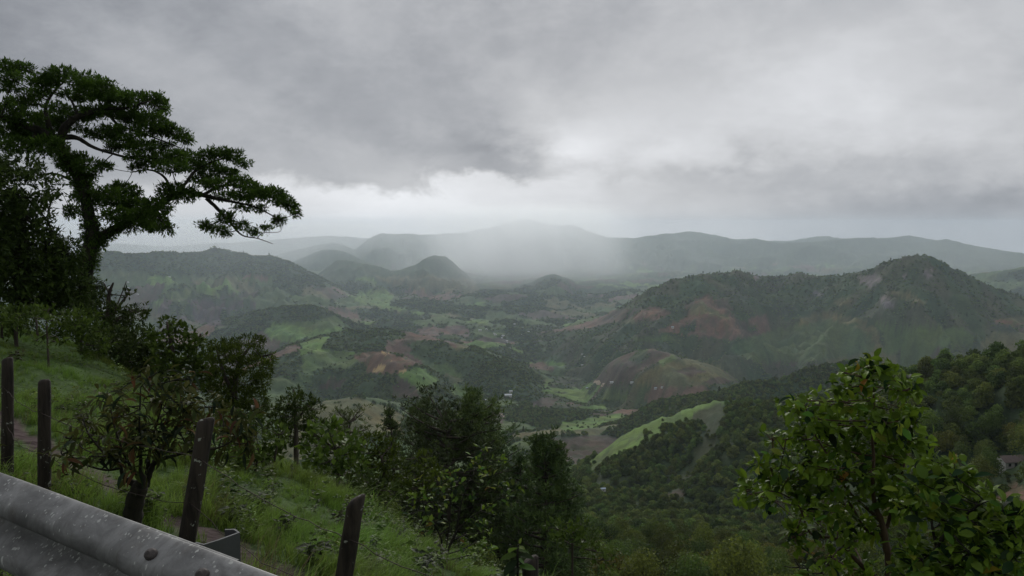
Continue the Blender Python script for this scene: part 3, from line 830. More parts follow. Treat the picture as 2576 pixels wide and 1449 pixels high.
def plant(name, label, cat, base, conv, r, limbs, pads, leaf, wood_mat, leaf_mat, depth=0.6, dens=1.0, ntwig=3, twig_r=0.008,
          tpl=T_DIAMOND, up=0.6, spread=0.9, pad_layers=1, leaf_objs=0, leaf_meshes=None, group=None, per=6, bare=0, tip_tint=0.5,
          trunk_wrap=0.0, droop=0.0, shell=0.55, wood_name='trunk', leaf_name='foliage'):
    """a woody plant traced in the picture plane at distance r, grown out in depth.
    limbs: lists of (x, y, half width px); pads: (x, y, rx, ry) clumps of leaves; leaf = (length, width)."""
    base = np.array(base, float)
    S = r / FPX
    sc = conv((1, 0))[0] - conv((0, 0))[0]
    tub = Tubes(); limb_tubes = []; nodes, nrad = [], []
    for L in limbs:
        dd = RNG.uniform(-1, 1) * depth * 0.6
        pts, rad = [], []
        for i, (x, y, w) in enumerate(L):
            px, py = conv((x, y))
            t = i / max(1, len(L) - 1)
            pts.append(P(px, py, r + dd * t)); rad.append(max(w * sc * S, 0.004))
        pts, rad = subdivide(np.array(pts), np.array(rad), 5)
        pts[1:-1] += RNG.normal(0, 1, pts[1:-1].shape) * rad[1:-1, None] * 0.05
        lt_ = Tubes(); lt_.add(pts, rad, 10 if not limb_tubes else 7, 0.08); limb_tubes.append(lt_)
        nodes.append(pts); nrad.append(rad)
    ND = np.concatenate(nodes); NRD = np.concatenate(nrad)
    cen, rosd, padid = [], [], []
    allpads = []
    for (x, y, rx, ry) in pads:
        for k in range(pad_layers):
            px, py = conv((x, y))
            dz = RNG.uniform(-1, 1) * depth if (k or pad_layers > 1 or depth) else 0
            allpads.append((P(px + (RNG.normal(0, 5) if k else 0), py + (RNG.normal(0, 5) if k else 0), r + dz), rx * sc * S, ry * sc * S))
    for pi, (c, rx, ry) in enumerate(allpads):
        rz = min(rx, max(ry, rx * 0.7))
        # branch from the nearest limb, preferring limbs below the clump
        dd = np.linalg.norm(ND - c, axis=1) + 0.35 * np.maximum(ND[:, 2] - c[2], 0)
        i = int(np.argmin(dd)); a = ND[i]
        dist = np.linalg.norm(a - c)
        br = min(NRD[i] * 0.55, max(twig_r * 1.6, dist * 0.022))
        start = a
        if dist > 0.3 * rx:
            pth = bezier(a, c, np.array([RNG.normal(0, .08), RNG.normal(0, .08), -0.06]) * dist, 6)
            tub.add(pth, np.linspace(br, twig_r, 6), 5)
            hub = pth[4]
        else:
            hub = c
        for k in range(ntwig):
            v = norm(RNG.normal(0, 1, 3)); v[2] = abs(v[2]) * 0.8 - 0.1
            e = c + v * np.array([rx, rz, ry]) * 0.9
            tub.add(bezier(hub, e, RNG.normal(0, .08, 3) * rx, 4), np.linspace(twig_r, twig_r * 0.4, 4), 4)
        n = max(2, int(dens * math.pi * rx * ry / (leaf[0] ** 2) * 1.2))
        u = norm(RNG.normal(0, 1, (n, 3)))
        rad = RNG.uniform(shell, 1.0, n) ** 0.7
        q = c + u * rad[:, None] * np.array([rx, rz, ry])
        cen.append(q); o = u / np.array([rx, rz, ry]); o = norm(o)
        rosd.append(o)
    cen = np.concatenate(cen); rosd = np.concatenate(rosd)
    if trunk_wrap > 0:              # epiphytes and moss hanging from trunk and limbs
        big = NRD > trunk_wrap
        src = ND[big]; sr = NRD[big]
        k = 26
        k = 16; pp = np.repeat(src, k, 0); rr = np.repeat(sr, k)
        uu = norm(RNG.normal(0, 1, pp.shape))
        cen = np.concatenate([cen, pp + uu * rr[:, None] * RNG.uniform(0.8, 1.6, (len(pp), 1))])
        uu = uu + np.array([0, 0, -0.5]); rosd = np.concatenate([rosd, norm(uu)])
    n = len(cen)
    pos = np.repeat(cen, per, 0); od = np.repeat(rosd, per, 0)
    d = norm(od * 0.7 + np.array([0, 0, up]) + RNG.normal(0, spread, pos.shape))
    d[:, 2] -= droop; d = norm(d)
    nn = norm(RNG.normal(0, 0.45, pos.shape) + np.array([0, 0, 1.0]) + od * 0.3)
    pos = pos + RNG.normal(0, leaf[0] * 0.25, pos.shape)
    fr = frames(d, nn)
    L = leaf[0] * RNG.uniform(0.6, 1.2, len(pos)); Wd = leaf[1] * RNG.uniform(0.75, 1.2, len(pos)) * (L / leaf[0])
    tint = np.clip(np.repeat(RNG.uniform(0, 1, n), per) * 0.6 + RNG.uniform(0, 0.5, len(pos)), 0, 1)
    root = empty(name, tuple(base)); tag(root, label, cat, group)
    sh = Matrix.Translation(-Vector(base))
    tr_o = None
    for i_, lt_ in enumerate(limb_tubes):
        nm_ = wood_name if i_ == 0 else 'limb'
        lm_ = lt_.mesh(nm_, wood_mat); lm_.transform(sh)
        lo_ = link(bpy.data.objects.new(nm_, lm_), tr_o or root)
        if tr_o is None: tr_o = lo_
    wm = tub.mesh('twigs', wood_mat); wm.transform(sh)
    tw_ = link(bpy.data.objects.new('twigs', wm), root); tw_['kind'] = 'stuff'
    sel = np.zeros(len(pos), bool)
    if leaf_objs:
        # the leaves nearest to the viewer and largest stand as parts of their own
        score = L - 0.25 * (np.hypot(pos[:, 0], pos[:, 1]) - r) * leaf[0] / max(depth, .1) + RNG.normal(0, leaf[0] * 0.1, len(pos))
        sel[np.argsort(-score)[:leaf_objs]] = True
        for k in np.nonzero(sel)[0]:
            me_ = leaf_meshes[int(RNG.choice(len(leaf_meshes), p=leaf_meshes_p(leaf_meshes)))]
            o = bpy.data.objects.new('leaf', me_)
            M = Matrix(fr[k].tolist()).to_4x4()
            M.translation = Vector(pos[k] - base)
            S3 = Matrix.Diagonal((L[k], Wd[k], L[k], 1))
            o.matrix_basis = M @ S3
            link(o, root)
    ns = ~sel
    v, f, tt = leaf_cloud(pos[ns] - base, fr[ns], L[ns], Wd[ns], tint[ns], tpl)
    q, t3 = split_faces(f)
    lm = mesh_np(leaf_name, v, quads=q, tris=t3, mat=leaf_mat, smooth=False, attrs={'tint': ('FLOAT', tt)})
    lo = link(bpy.data.objects.new(leaf_name, lm), root); lo['kind'] = 'stuff'
    return root

def leaf_meshes_p(ms):
    w = np.array([0.30] + [0.7 / (len(ms) - 1)] * (len(ms) - 1)) if len(ms) > 1 else np.array([1.0])
    w = np.array([m_.get('w', 1.0) for m_ in ms]); return w / w.sum()

# ------------------------------------------------------------------ free-standing tree kinds (shared meshes)
def crown_arrays(lobes, n, size, flat=0.8, seed=0, tpl=T_DIAMOND, width=0.6, jitter=0.25):
    rng = np.random.default_rng(seed)
    A = np.array([rx * ry for (_, _, _, rx, ry) in lobes]); A = A / A.sum()
    idx = rng.choice(len(lobes), n, p=A)
    lb = np.array(lobes)[idx]
    u = norm(rng.normal(0, 1, (n, 3)) + np.array([0, 0, 0.35]))
    lump = 1 + jitter * np.sin(u[:, 0] * 5 + idx) * np.cos(u[:, 1] * 6 + idx * 2)
    rad = rng.uniform(0.72, 1.03, n) * lump
    ext = np.stack([lb[:, 3], lb[:, 3], lb[:, 4]], -1)
    pos = lb[:, :3] + u * rad[:, None] * ext
    d = norm(np.cross(u, rng.normal(0, 1, (n, 3))) + u * 0.5)
    fr = frames(d, norm(u + rng.normal(0, 0.5, (n, 3))))
    L = size * rng.uniform(0.6, 1.3, n)
    t = np.clip(0.25 + 0.5 * rng.random(len(lobes))[idx] + rng.uniform(-.25, .35, n), 0, 1)
    return leaf_cloud(pos - fr[..., 0] * L[:, None] * 0.5, fr, L, L * width, t, tpl)

def tree_lobes(seed, h=9.0, w=8.0, n=9, trunk=0.3):
    rng = random.Random(seed); out = []
    for i in range(n):
        a = rng.uniform(0, 6.28); q = rng.uniform(0.0, 1) ** 0.6 * w * 0.30
        z = h * rng.uniform(trunk + 0.12, 0.82) - q * 0.25
        out.append((math.cos(a) * q, math.sin(a) * q, z, w * rng.uniform(0.17, 0.29), h * rng.uniform(0.10, 0.19)))
    out.append((0, 0, h * 0.62, w * 0.3, h * 0.26))
    out.append((rng.uniform(-.5, .5), 0, h * 0.84, w * 0.2, h * 0.14))
    return out

def tree_wood(seed, lobes, h, w, r0):
    rng = random.Random(seed + 100); tb = Tubes()
    top = np.array([rng.uniform(-.4, .4), rng.uniform(-.4, .4), h * 0.7])
    tr = bezier(np.array([0, 0, -1.5]), top, np.array([rng.uniform(-.4, .4), rng.uniform(-.4, .4), 0]), 8)
    tb.add(tr, np.linspace(r0, r0 * 0.35, 8), 7, 0.1)
    for lb in lobes[:8]:
        i = rng.randrange(2, 6)
        tb.add(bezier(tr[i], np.array(lb[:3]), np.array([0, 0, -0.3]), 5), np.linspace(r0 * 0.4, r0 * 0.1, 5), 5)
    return tb

def pine_arrays(seed, h=18.0, w=7.0, whorls=16, tuft=0.55, taper=1.0, bare=0.15, ntuft=9, nee=9, wide=0.16):
    rng = np.random.default_rng(seed); tb = Tubes()
    lean = rng.normal(0, .3, 2)
    zs = np.linspace(-2, h, 10); cx = np.stack([lean[0] * (zs / h) ** 2, lean[1] * (zs / h) ** 2, zs], -1)
    tb.add(cx, np.linspace(h * 0.018, 0.04, 10), 7, 0.05)
    pos, dr = [], []
    for k in range(whorls):
        f = bare + (1 - bare) * (k + rng.uniform(-.3, .3)) / whorls
        z = h * min(max(f, 0.05), 0.98)
        R = w * 0.5 * (1 - f) ** (0.75 * taper) * rng.uniform(0.7, 1.15) + 0.25
        nb = rng.integers(4, 7)
        for b in range(nb):
            a = rng.uniform(0, 6.28)
            p0 = np.array([lean[0] * f * f, lean[1] * f * f, z])
            rr = R * rng.uniform(0.7, 1.1)
            p1 = p0 + np.array([math.cos(a) * rr, math.sin(a) * rr, rr * rng.uniform(0.05, 0.5) * (0.4 + f)])
            pth = bezier(p0, p1, np.array([0, 0, -0.12 * rr]), 4)
            tb.add(pth, np.linspace(0.05 + 0.004 * h, 0.015, 4), 4)
            for q in range(ntuft):
                t = rng.uniform(0.3, 1.0) ** 0.8
                c = pth[0] * (1 - t) ** 2 + 2 * (pth[1] * 1.0) * t * (1 - t) + pth[3] * t * t
                c = c + rng.normal(0, 0.09 * rr + 0.12, 3) + np.array([0, 0, 0.1])
                pos.append(c); dr.append(norm(np.array([math.cos(a) * .5, math.sin(a) * .5, 0.9]) + rng.normal(0, .3, 3)))
    for q in range(6): pos.append(np.array([lean[0], lean[1], h - q * 0.25])); dr.append(np.array([0, 0, 1.]))
    pos, dr = np.array(pos), np.array(dr)
    n = len(pos); pp = np.repeat(pos, nee, 0); dd = norm(np.repeat(dr, nee, 0) * 0.8 + rng.normal(0, .6, (n * nee, 3)))
    L = tuft * rng.uniform(0.6, 1.2, len(pp))
    fr = frames(dd, norm(rng.normal(0, 1, pp.shape)))
    t = np.repeat(rng.random(n), nee) * 0.7 + rng.random(len(pp)) * 0.3
    return tb, leaf_cloud(pp, fr, L, L * wide, t, T_DIAMOND)

# ------------------------------------------------------------------ geometry-node scatter for what nobody could count
def scatter(name, pts, idx, scl, rot, protos, mat_holder=None):
    me_ = mesh_np(name, pts, attrs={'idx': ('INT', np.asarray(idx, np.int32)), 'scl': ('FLOAT_VECTOR', np.asarray(scl, np.float32)), 'rot': ('FLOAT_VECTOR', np.asarray(rot, np.float32))})
    o = link(bpy.data.objects.new(name, me_)); o['kind'] = 'stuff'
    pc = bpy.data.collections.new(name + '_kinds')
    for i, p_ in enumerate(protos):
        po = bpy.data.objects.new('%s_kind_%02d' % (name, i), p_); pc.objects.link(po)
    ng = bpy.data.node_groups.new(name + '_scatter', 'GeometryNodeTree')
    ng.interface.new_socket('Geometry', in_out='INPUT', socket_type='NodeSocketGeometry')
    ng.interface.new_socket('Geometry', in_out='OUTPUT', socket_type='NodeSocketGeometry')
    nd = ng.nodes; gi = nd.new('NodeGroupInput'); go = nd.new('NodeGroupOutput')
    ip = nd.new('GeometryNodeInstanceOnPoints'); ci = nd.new('GeometryNodeCollectionInfo')
    ci.inputs['Collection'].default_value = pc
    ci.inputs['Separate Children'].default_value = True; ci.inputs['Reset Children'].default_value = True
    def attr(nm, typ):
        a = nd.new('GeometryNodeInputNamedAttribute'); a.data_type = typ; a.inputs['Name'].default_value = nm
        return a.outputs['Attribute']
    e2r = nd.new('FunctionNodeEulerToRotation')
    ng.links.new(attr('rot', 'FLOAT_VECTOR'), e2r.inputs[0])
    ng.links.new(gi.outputs[0], ip.inputs['Points']); ng.links.new(ci.outputs[0], ip.inputs['Instance'])
    ip.inputs['Pick Instance'].default_value = True
    ng.links.new(attr('idx', 'INT'), ip.inputs['Instance Index'])
    ng.links.new(e2r.outputs[0], ip.inputs['Rotation'])
    ng.links.new(attr('scl', 'FLOAT_VECTOR'), ip.inputs['Scale'])
    ng.links.new(ip.outputs[0], go.inputs[0])
    md = o.modifiers.new('scatter', 'NODES'); md.node_group = ng
    return o

# ------------------------------------------------------------------ vegetation materials
M_FAR = mat_leaf('far canopy leaves', (0.070, 0.118, 0.042), 0.35, 0.8, 0.2, inst=True, spec=0.15)
M_FOREST = mat_leaf('forest leaves', (0.056, 0.096, 0.026), 0.45, 0.65, 0.3, inst=True, spec=0.2)
M_PINE = mat_leaf('pine needles', (0.052, 0.092, 0.038), 0.35, 0.6, 0.1, inst=True, spec=0.25)
M_BARK = mat_bark('grey brown bark', (0.035, 0.028, 0.022), (0.09, 0.075, 0.06), 3)

# far canopy protos
def proto_far(seed, h, w, n, size):
    lobes = tree_lobes(seed, h, w, 6, 0.12)
    v, f, t = crown_arrays(lobes, n, size, seed=seed, width=0.8)
    q, t3 = split_faces(f)
    return mesh_np('canopy_%d' % seed, v, quads=q, tris=t3, mat=M_FAR, attrs={'tint': ('FLOAT', t)})
FARP = [proto_far(s, 8.0, 10.0, 420, 1.25) for s in (1, 2, 3, 4)]
_tb, (pv, pf, pt) = pine_arrays(5, 12, 5, 8, 1.5, 1.0, 0.15, 3, 4, 0.5)
q_, t_ = split_faces(pf)
FARP.append(mesh_np('canopy_pine', pv, quads=q_, tris=t_, mat=M_PINE, attrs={'tint': ('FLOAT', pt)}))
MIDP = [proto_far(s + 20, 8.5, 9.5, 1300, 0.75) for s in (1, 2, 3, 4)]

# every visible woodland vertex beyond 330 m gets canopy in proportion to the land it stands for
FOR = (LT == TI['F'])
dth = np.zeros(NA); dth[:dense] = math.radians(DAZ)
area = (RR * dth[None, :]) * (RR * np.gradient(np.log(RG))[:, None])
vis2 = VIS & (EANG > np.maximum.accumulate(EANG, 0) - 0.0035) & INFRONT & (np.arange(NA)[None, :] < dense)
size = np.clip(7.5 * np.maximum(1, RR / 2200.0), 0, 16) * (1 + 0.35 * np.clip(fbm(GX / 90, GY / 90, 2, 105), -1, 1))
lam = area / (0.5 * size ** 2)
prob = np.where(FOR, lam, lam * np.where(RR > 1500, 0.05, 0.02))
wooded_gap = fbm(GX / 30, GY / 30, 3, 101)
prob = prob * np.where(FOR, np.clip(1.0 + 0.5 * wooded_gap, 0.3, 1.4), sstep(wooded_gap, 0.0, 0.5) * 2 * np.where(LT == TI['Q'], 9.0, 1.0))
patchy = sstep(fbm(GX / 150, GY / 150, 4, 107), -0.30, 0.25)
prob = prob * np.where(RR > 1900, 0.25 + 0.75 * patchy, 1) * np.where((RR > 2100) & (RR < 4600) & (GX > 100), 0.55, 1)
prob[(RR < 330) | (RR > 7100) | ~vis2] = 0
cnt = RNG.poisson(np.clip(prob, 0, 3))
ri, ci_ = np.nonzero(cnt); rep = cnt[ri, ci_]
ri = np.repeat(ri, rep); ci_ = np.repeat(ci_, rep)
dr_ = RNG.uniform(-.5, .5, len(ri)); da_ = RNG.uniform(-.5, .5, len(ri))
DLR = np.gradient(np.log(RG))
r_ = RG[ri] * (1 + dr_ * DLR[ri]); a_ = AZG[ci_] + da_ * math.radians(DAZ)
def zlerp(ri, ci, dr, da):
    r2 = np.clip(ri + np.sign(dr).astype(int), 0, NR - 1); c2 = np.clip(ci + np.sign(da).astype(int), 0, dense - 1)
    return GZ[ri, ci] + (GZ[r2, ci] - GZ[ri, ci]) * np.abs(dr) + (GZ[ri, c2] - GZ[ri, ci]) * np.abs(da)
zf_ = zlerp(ri, ci_, dr_, da_)
pts_ = np.stack([r_ * np.sin(a_), r_ * np.cos(a_), zf_ - 0.8], -1)
sz = size[ri, ci_] / 8.5 * RNG.uniform(0.5, 1.3, len(ri)) * np.where((r_ > 2100) & (r_ < 4600) & (a_ > 0.05), 0.78, 1.0) * np.where(FOR[ri, ci_], 1, 0.75)
hs_ = np.where(r_ > 2000, 0.72, 1.0)
rot_ = np.stack([RNG.normal(0, .06, len(ri)), RNG.normal(0, .06, len(ri)), RNG.uniform(0, 6.28, len(ri))], -1)
scl_ = np.stack([sz, sz, sz * hs_ * RNG.uniform(0.75, 1.15, len(ri))], -1)
piney = (RNG.random(len(ri)) < np.where((r_ > 2900) & (r_ < 3800) & (pts_[:, 0] > 300) & (pts_[:, 2] > -330), 0.18, 0.02))
kind_ = np.where(piney, 4, RNG.integers(0, 4, len(ri)))
far_m = r_ > 1100
print('far canopy', far_m.sum(), 'mid canopy', (~far_m).sum())
scatter('far_woodland', pts_[far_m], kind_[far_m], scl_[far_m], rot_[far_m], FARP)
mm = ~far_m
scatter('hillside_woodland', pts_[mm], kind_[mm] % 4, scl_[mm], rot_[mm], MIDP)
# ================================================================== FOREST TREES BELOW THE SLOPE (individuals)
def forest_kind(seed, h, w, n, size, mat, trunk_r=0.16, lobes_n=10):
    lobes = tree_lobes(seed, h, w, lobes_n, 0.28)
    v, f, t = crown_arrays(lobes, n, size, seed=seed, width=0.55)
    q, t3 = split_faces(f)
    cm = mesh_np('crown', v, quads=q, tris=t3, mat=mat, attrs={'tint': ('FLOAT', t)})
    wm = tree_wood(seed, lobes, h, w, trunk_r).mesh('trunk', M_BARK)
    return cm, wm
M_FOREST_Y = mat_leaf('olive forest leaves', (0.080, 0.100, 0.026), 0.4, 0.65, 0.25, inst=True, spec=0.2)
KINDS = [forest_kind(s, h, w, 2600, 0.42, M_FOREST if s % 3 else M_FOREST_Y) for s, h, w in ((31, 9, 8), (32, 10, 8.5), (33, 8, 8), (34, 11, 9), (35, 8.5, 9), (36, 7, 7), (37, 10, 7.5))]
def place_tree(kind, loc, s, sz, rz, label, group, name='forest_tree'):
    o = empty(name, tuple(loc), rz); o.scale = (s, s, s * sz)
    tag(o, label, 'tree', group)
    c = bpy.data.objects.new('crown', kind[0]); link(c, o)
    t = bpy.data.objects.new('trunk', kind[1]); link(t, o)
    return o
# candidate spots 45..335 m, blue-noise thinning on the ground
cand = []
vis3 = (GZ / RR + 9.0 / RR > runmax - 0.001) & INFRONT
sel_ = vis3 & (RR > 42) & (RR < 340) & (np.arange(NA)[None, :] < dense) & (LT != TI['R']) & (LT != TI['D'])
rr_, cc_ = np.nonzero(sel_)
order = RNG.permutation(len(rr_))
cells = {}
chosen = []
for k in order:
    i, jx_ = rr_[k], cc_[k]
    x, y, z, r = GX[i, jx_], GY[i, jx_], GZ[i, jx_], RR[i, jx_]
    px_ = PX[i, jx_]; py_ = PY[i, jx_]
    if px_ < 900 or px_ > 2720 or py_ > 1720: continue
    if abs(px_ - 2550) < 50 and 1165 < py_ < 1300: continue
    if RNG.random() > 0.5: continue
    sp = 5.2 if r < 120 else (7.0 if r < 220 else 8.5)
    g = (int(x // 8), int(y // 8)); ok = True
    for a in (-1, 0, 1):
        for b in (-1, 0, 1):
            for (x2, y2) in cells.get((g[0] + a, g[1] + b), ()):
                if (x - x2) ** 2 + (y - y2) ** 2 < sp * sp: ok = False; break
    if not ok: continue
    cells.setdefault(g, []).append((x, y)); chosen.append((r, x, y, z, px_, py_))
    if len(chosen) > 1500: break
chosen.sort(key=lambda t: t[0])
print('forest spots', len(chosen))
for n, (r, x, y, z, px_, py_) in enumerate(chosen[:290]):
    if px_ > 2050:
        lab, grp = 'bushy green tree in the wood climbing the near hill on the right', 'trees on the near right hill'
    elif r < 110:
        lab, grp = 'dark leafy tree in the wood right below the grass slope', 'trees right below the grass slope'
    else:
        lab, grp = 'dark rounded tree in the wood at the bottom of the gully', 'trees at the bottom of the gully'
    s = RNG.uniform(0.65, 1.05) * (0.62 if r < 70 else (0.85 if r < 110 else 1.3))
    place_tree(KINDS[int(RNG.integers(0, len(KINDS)))], (x, y, z - 0.4), s, RNG.uniform(0.85, 1.15), RNG.uniform(0, 6.28), lab, grp)
rest = chosen[290:]
if rest:
    a = np.array(rest); n = len(a)
    s = RNG.uniform(0.9, 1.45, n)
    scatter('gully_woodland', np.stack([a[:, 1], a[:, 2], a[:, 3] - 0.4], -1), RNG.integers(0, len(KINDS), n), np.stack([s, s, s * RNG.uniform(.85, 1.15, n)], -1),
            np.stack([np.zeros(n), np.zeros(n), RNG.uniform(0, 6.28, n)], -1), [k[0] for k in KINDS])
# undergrowth filling the gaps between those trees
ug = vis3 & (RR > 24) & (RR < 345) & (np.arange(NA)[None, :] < dense) & (PX > 700)
a_u = area / np.maximum(RR * 0.012, 1.4) ** 2 * np.where(RR > 90, 0.5, 0.6)
a_u = np.where(ug & (LT != TI['R']), a_u, 0)
c_u = RNG.poisson(np.clip(a_u, 0, 1)); ri, ci2 = np.nonzero(c_u)
q_soil = (RR[ri, ci2] > 30) | True
pu = np.stack([GX[ri, ci2], GY[ri, ci2], GZ[ri, ci2] - 0.1], -1)
# keep it off the mown brow
su = np.clip(RR[ri, ci2] * 0.010, 0.8, 2.3) * RNG.uniform(0.6, 1.3, len(ri)) / 8.5
keep = (near_z(pu[:, 0], pu[:, 1]) < pu[:, 2] - 0.0) | (RR[ri, ci2] > 34)
pu, su = pu[keep], su[keep]; nU = len(pu)
print('undergrowth', nU)
UNDER = []
for s in (51, 52, 53):
    lobes = tree_lobes(s, 8.5, 10, 6, 0.0)
    v, f, t = crown_arrays(lobes, 420, 1.5, seed=s, width=0.6); q, t3 = split_faces(f)
    UNDER.append(mesh_np('undergrowth_%d' % s, v, quads=q, tris=t3, mat=M_FOREST, attrs={'tint': ('FLOAT', t)}))
scatter('undergrowth', pu, RNG.integers(0, 3, nU), np.stack([su, su, su * 0.8], -1), np.stack([np.zeros(nU), np.zeros(nU), RNG.uniform(0, 6.28, nU)], -1), UNDER)

# lone trees standing in fields and on skylines
LONE = forest_kind(61, 10, 10, 500, 1.3, M_FOREST, 0.3)
def nearest_visible(px, py, rmin=0, rmax=1e9):
    m = VIS & INFRONT & (RR >= rmin) & (RR <= rmax) & (np.arange(NA)[None, :] < dense)
    d = np.where(m, (PX - px) ** 2 + (PY - py) ** 2, 1e18)
    i = np.unravel_index(np.argmin(d), d.shape)
    return np.array([GX[i], GY[i], GZ[i]]), RR[i]
for px, py, lab in [(1067, 958, 'dark lone tree in the middle of the bright pasture below the bare brown dome'), (1505, 796, 'rounded tree on the low crest at the left foot of the right hill'),
                    (1492, 801, 'smaller tree beside the rounded one at the left foot of the right hill'), (1556, 1013, 'tree beside the small house in the valley middle'),
                    (850, 800, 'lone tree on the light pasture crest behind the dome hill'), (925, 826, 'lone tree on the ridge left of the dome hill top'),
                    (1740, 560 + 415, 'lone tree on the lower end of the middle spur'), (2120, 1000, 'tree standing out on the middle spur wood edge')]:
    p_, r0 = nearest_visible(px, py)
    place_tree(LONE, p_ - np.array([0, 0, 1.0]), max(0.8, r0 / 2600), 1.0, RNG.uniform(0, 6), lab, None, 'lone_tree')
_tb, (pv, pf, pt) = pine_arrays(7, 15, 6, 9, 1.8, 0.6, 0.4, 4, 5, 0.45)
q_, t_ = split_faces(pf); PC = mesh_np('crown', pv, quads=q_, tris=t_, mat=M_PINE, attrs={'tint': ('FLOAT', pt)}); PT = _tb.mesh('trunk', M_BARK)
crest = [(1570, 763), (1588, 752), (1604, 742), (1622, 731), (1640, 720), (1655, 714), (1672, 709), (1690, 704), (1706, 701), (1722, 697), (1735, 695), (1748, 692), (1765, 690), (1782, 689), (1792, 688), (1806, 687), (1814, 686), (1832, 685), (1850, 683), (1862, 684), (1874, 685), (1882, 687), (1893, 688), (1904, 689), (1925, 691), (1945, 692), (1985, 682), (2015, 680), (2050, 684), (2085, 684), (2120, 681), (2150, 677), (2180, 671), (2210, 663), (2235, 656)]
for k, (px, py) in enumerate(crest):
    px += RNG.uniform(-4, 4)
    jj = int(np.argmin(np.abs(AZG[:dense] - math.atan2((px - 1288) / FPX, CP))))
    rows = (RG > 3000) & (RG < 3900)
    ii = np.nonzero(rows)[0][np.argmax(EANG[rows, jj])]
    o = empty('ridge_pine', (GX[ii, jj], GY[ii, jj], GZ[ii, jj] - 2), RNG.uniform(0, 6)); s = RNG.uniform(0.35, 0.85); o.scale = (s * 1.2, s * 1.2, s)
    tag(o, 'tiny pine standing against the sky on the crest of the big right hill', 'pine tree', 'pines along the crest of the right hill')
    link(bpy.data.objects.new('crown', PC), o); link(bpy.data.objects.new('trunk', PT), o)

# ================================================================== HOUSES IN THE VALLEY
M_WALL = mat_plain('whitewashed wall', (0.55, 0.53, 0.50), 0.85, var=0.15, scale=0.6)
M_ROOF_Z = mat_plain('zinc roof', (0.62, 0.64, 0.66), 0.45, 0.3, var=0.2, scale=0.4)
M_ROOF_R = mat_plain('rusty tile roof', (0.15, 0.115, 0.105), 0.8, var=0.35, scale=0.7)
M_ROOF_B = mat_plain('blue grey roof', (0.42, 0.50, 0.58), 0.5, 0.2, var=0.2, scale=0.6)
M_DARK = mat_plain('dark opening', (0.02, 0.02, 0.022), 0.6, var=0.1)
def house_meshes(w, d, h, rise, over, roof_mat, wall_mat, sheets=6):
    hw, hd = w / 2, d / 2
    v = [(-hw, -hd, -2), (hw, -hd, -2), (hw, hd, -2), (-hw, hd, -2), (-hw, -hd, h), (hw, -hd, h), (hw, hd, h), (-hw, hd, h), (-hw, 0, h + rise), (hw, 0, h + rise)]
    q = [(0, 1, 5, 4), (2, 3, 7, 6)]; q2 = [(1, 2, 6, 5), (3, 0, 4, 7)]
    wall = mesh_np('wall', v, quads=q + q2, tris=[(5, 6, 9), (7, 4, 8)], mat=wall_mat)
    vr, fr = [], []
    th = 0.12
    for side in (-1, 1):
        for k in range(sheets):
            x0 = -hw - over + (w + 2 * over) * k / sheets; x1 = -hw - over + (w + 2 * over) * (k + 1) / sheets - 0.04
            y1 = side * (hd + over); z1 = h - rise * over / hd
            zr = h + rise + 0.05 + (0.03 if k % 2 else 0)
            b = len(vr)
            for zt in (0, th):
                vr += [(x0, 0, zr + zt), (x1, 0, zr + zt), (x1, y1, z1 + 0.05 + zt), (x0, y1, z1 + 0.05 + zt)]
            fr += [(b, b + 1, b + 2, b + 3), (b + 4, b + 7, b + 6, b + 5), (b + 2, b + 3, b + 7, b + 6), (b + 1, b + 2, b + 6, b + 5), (b, b + 3, b + 7, b + 4)]
    roof = mesh_np('roof', vr, quads=fr, mat=roof_mat)
    def slab(name, x0, x1, z0, z1):
        return box_mesh(name, x0, x1, -hd - 0.06, -hd + 0.02, z0, z1, M_DARK)
    door = slab('door', -0.5, 0.5, 0, 2.0)
    win = [slab('window', -w * 0.36, -w * 0.36 + 1.0, 0.9, 1.9), slab('window', w * 0.36 - 1.0, w * 0.36, 0.9, 1.9)]
    return [('wall', wall), ('roof', roof), ('door', door)] + [('window', m_) for m_ in win]
HS = [house_meshes(8, 5.5, 2.6, 1.3, 0.5, M_ROOF_Z, M_WALL), house_meshes(11, 6, 2.7, 1.5, 0.5, M_ROOF_Z, M_WALL), house_meshes(6.5, 4.5, 2.4, 1.1, 0.4, M_ROOF_B, M_WALL), house_meshes(8, 5, 2.5, 1.4, 0.5, M_ROOF_R, M_WALL)]
def house(px, py, k, label, group=None, s=1.0, rz=None, rmin=200, rmax=9000, lift=0.0):
    p_, r0 = nearest_visible(px, py, rmin, rmax)
    root = empty('house', (p_[0], p_[1], p_[2] + 0.3 + lift), RNG.uniform(-0.5, 0.5) if rz is None else rz); root.scale = (s, s, s)
    tag(root, label, 'house', group)
    for nm, me_ in HS[k]: link(bpy.data.objects.new(nm, me_), root)
    return root
V = 'tiny white roofed house among trees on the narrow valley floor'; VG = 'houses scattered along the valley floor'
for x, y in [(1590, 612), (1584, 634), (1602, 650), (1605, 680), (1480, 553), (1492, 562), (1560, 570), (1545, 585), (1705, 565), (1655, 478), (1420, 515), (1770, 540), (1590, 425)]:
    px, py = c6([(x, y)])[0]
    house(px, py, int(RNG.integers(0, 2)), V, VG, RNG.uniform(0.9, 1.2), rmin=1800, lift=1.5)
for x, y in [(2200, 724), (2228, 750), (2205, 817)]:
    px, py = c6([(x, y)])[0]; house(px, py, 0, 'small white house in the woods between the valley road and the brown hill', 'houses above the valley road', 1.0, rmin=1500, lift=1.5)
for px, py in [(424, 701), (323, 726), (267, 724), (260, 720), (324, 711), (348, 739)]:
    house(px, py, 1, 'tiny pale house on the hazy slope below the left hill', 'houses below the left hill', 1.3, rmin=3000, lift=2)
px, py = c6([(1595, 1068)])[0]; house(px, py, 1, 'long white roofed farmhouse in the valley straight ahead', None, 1.6, 0.1, 1000, lift=1.5)
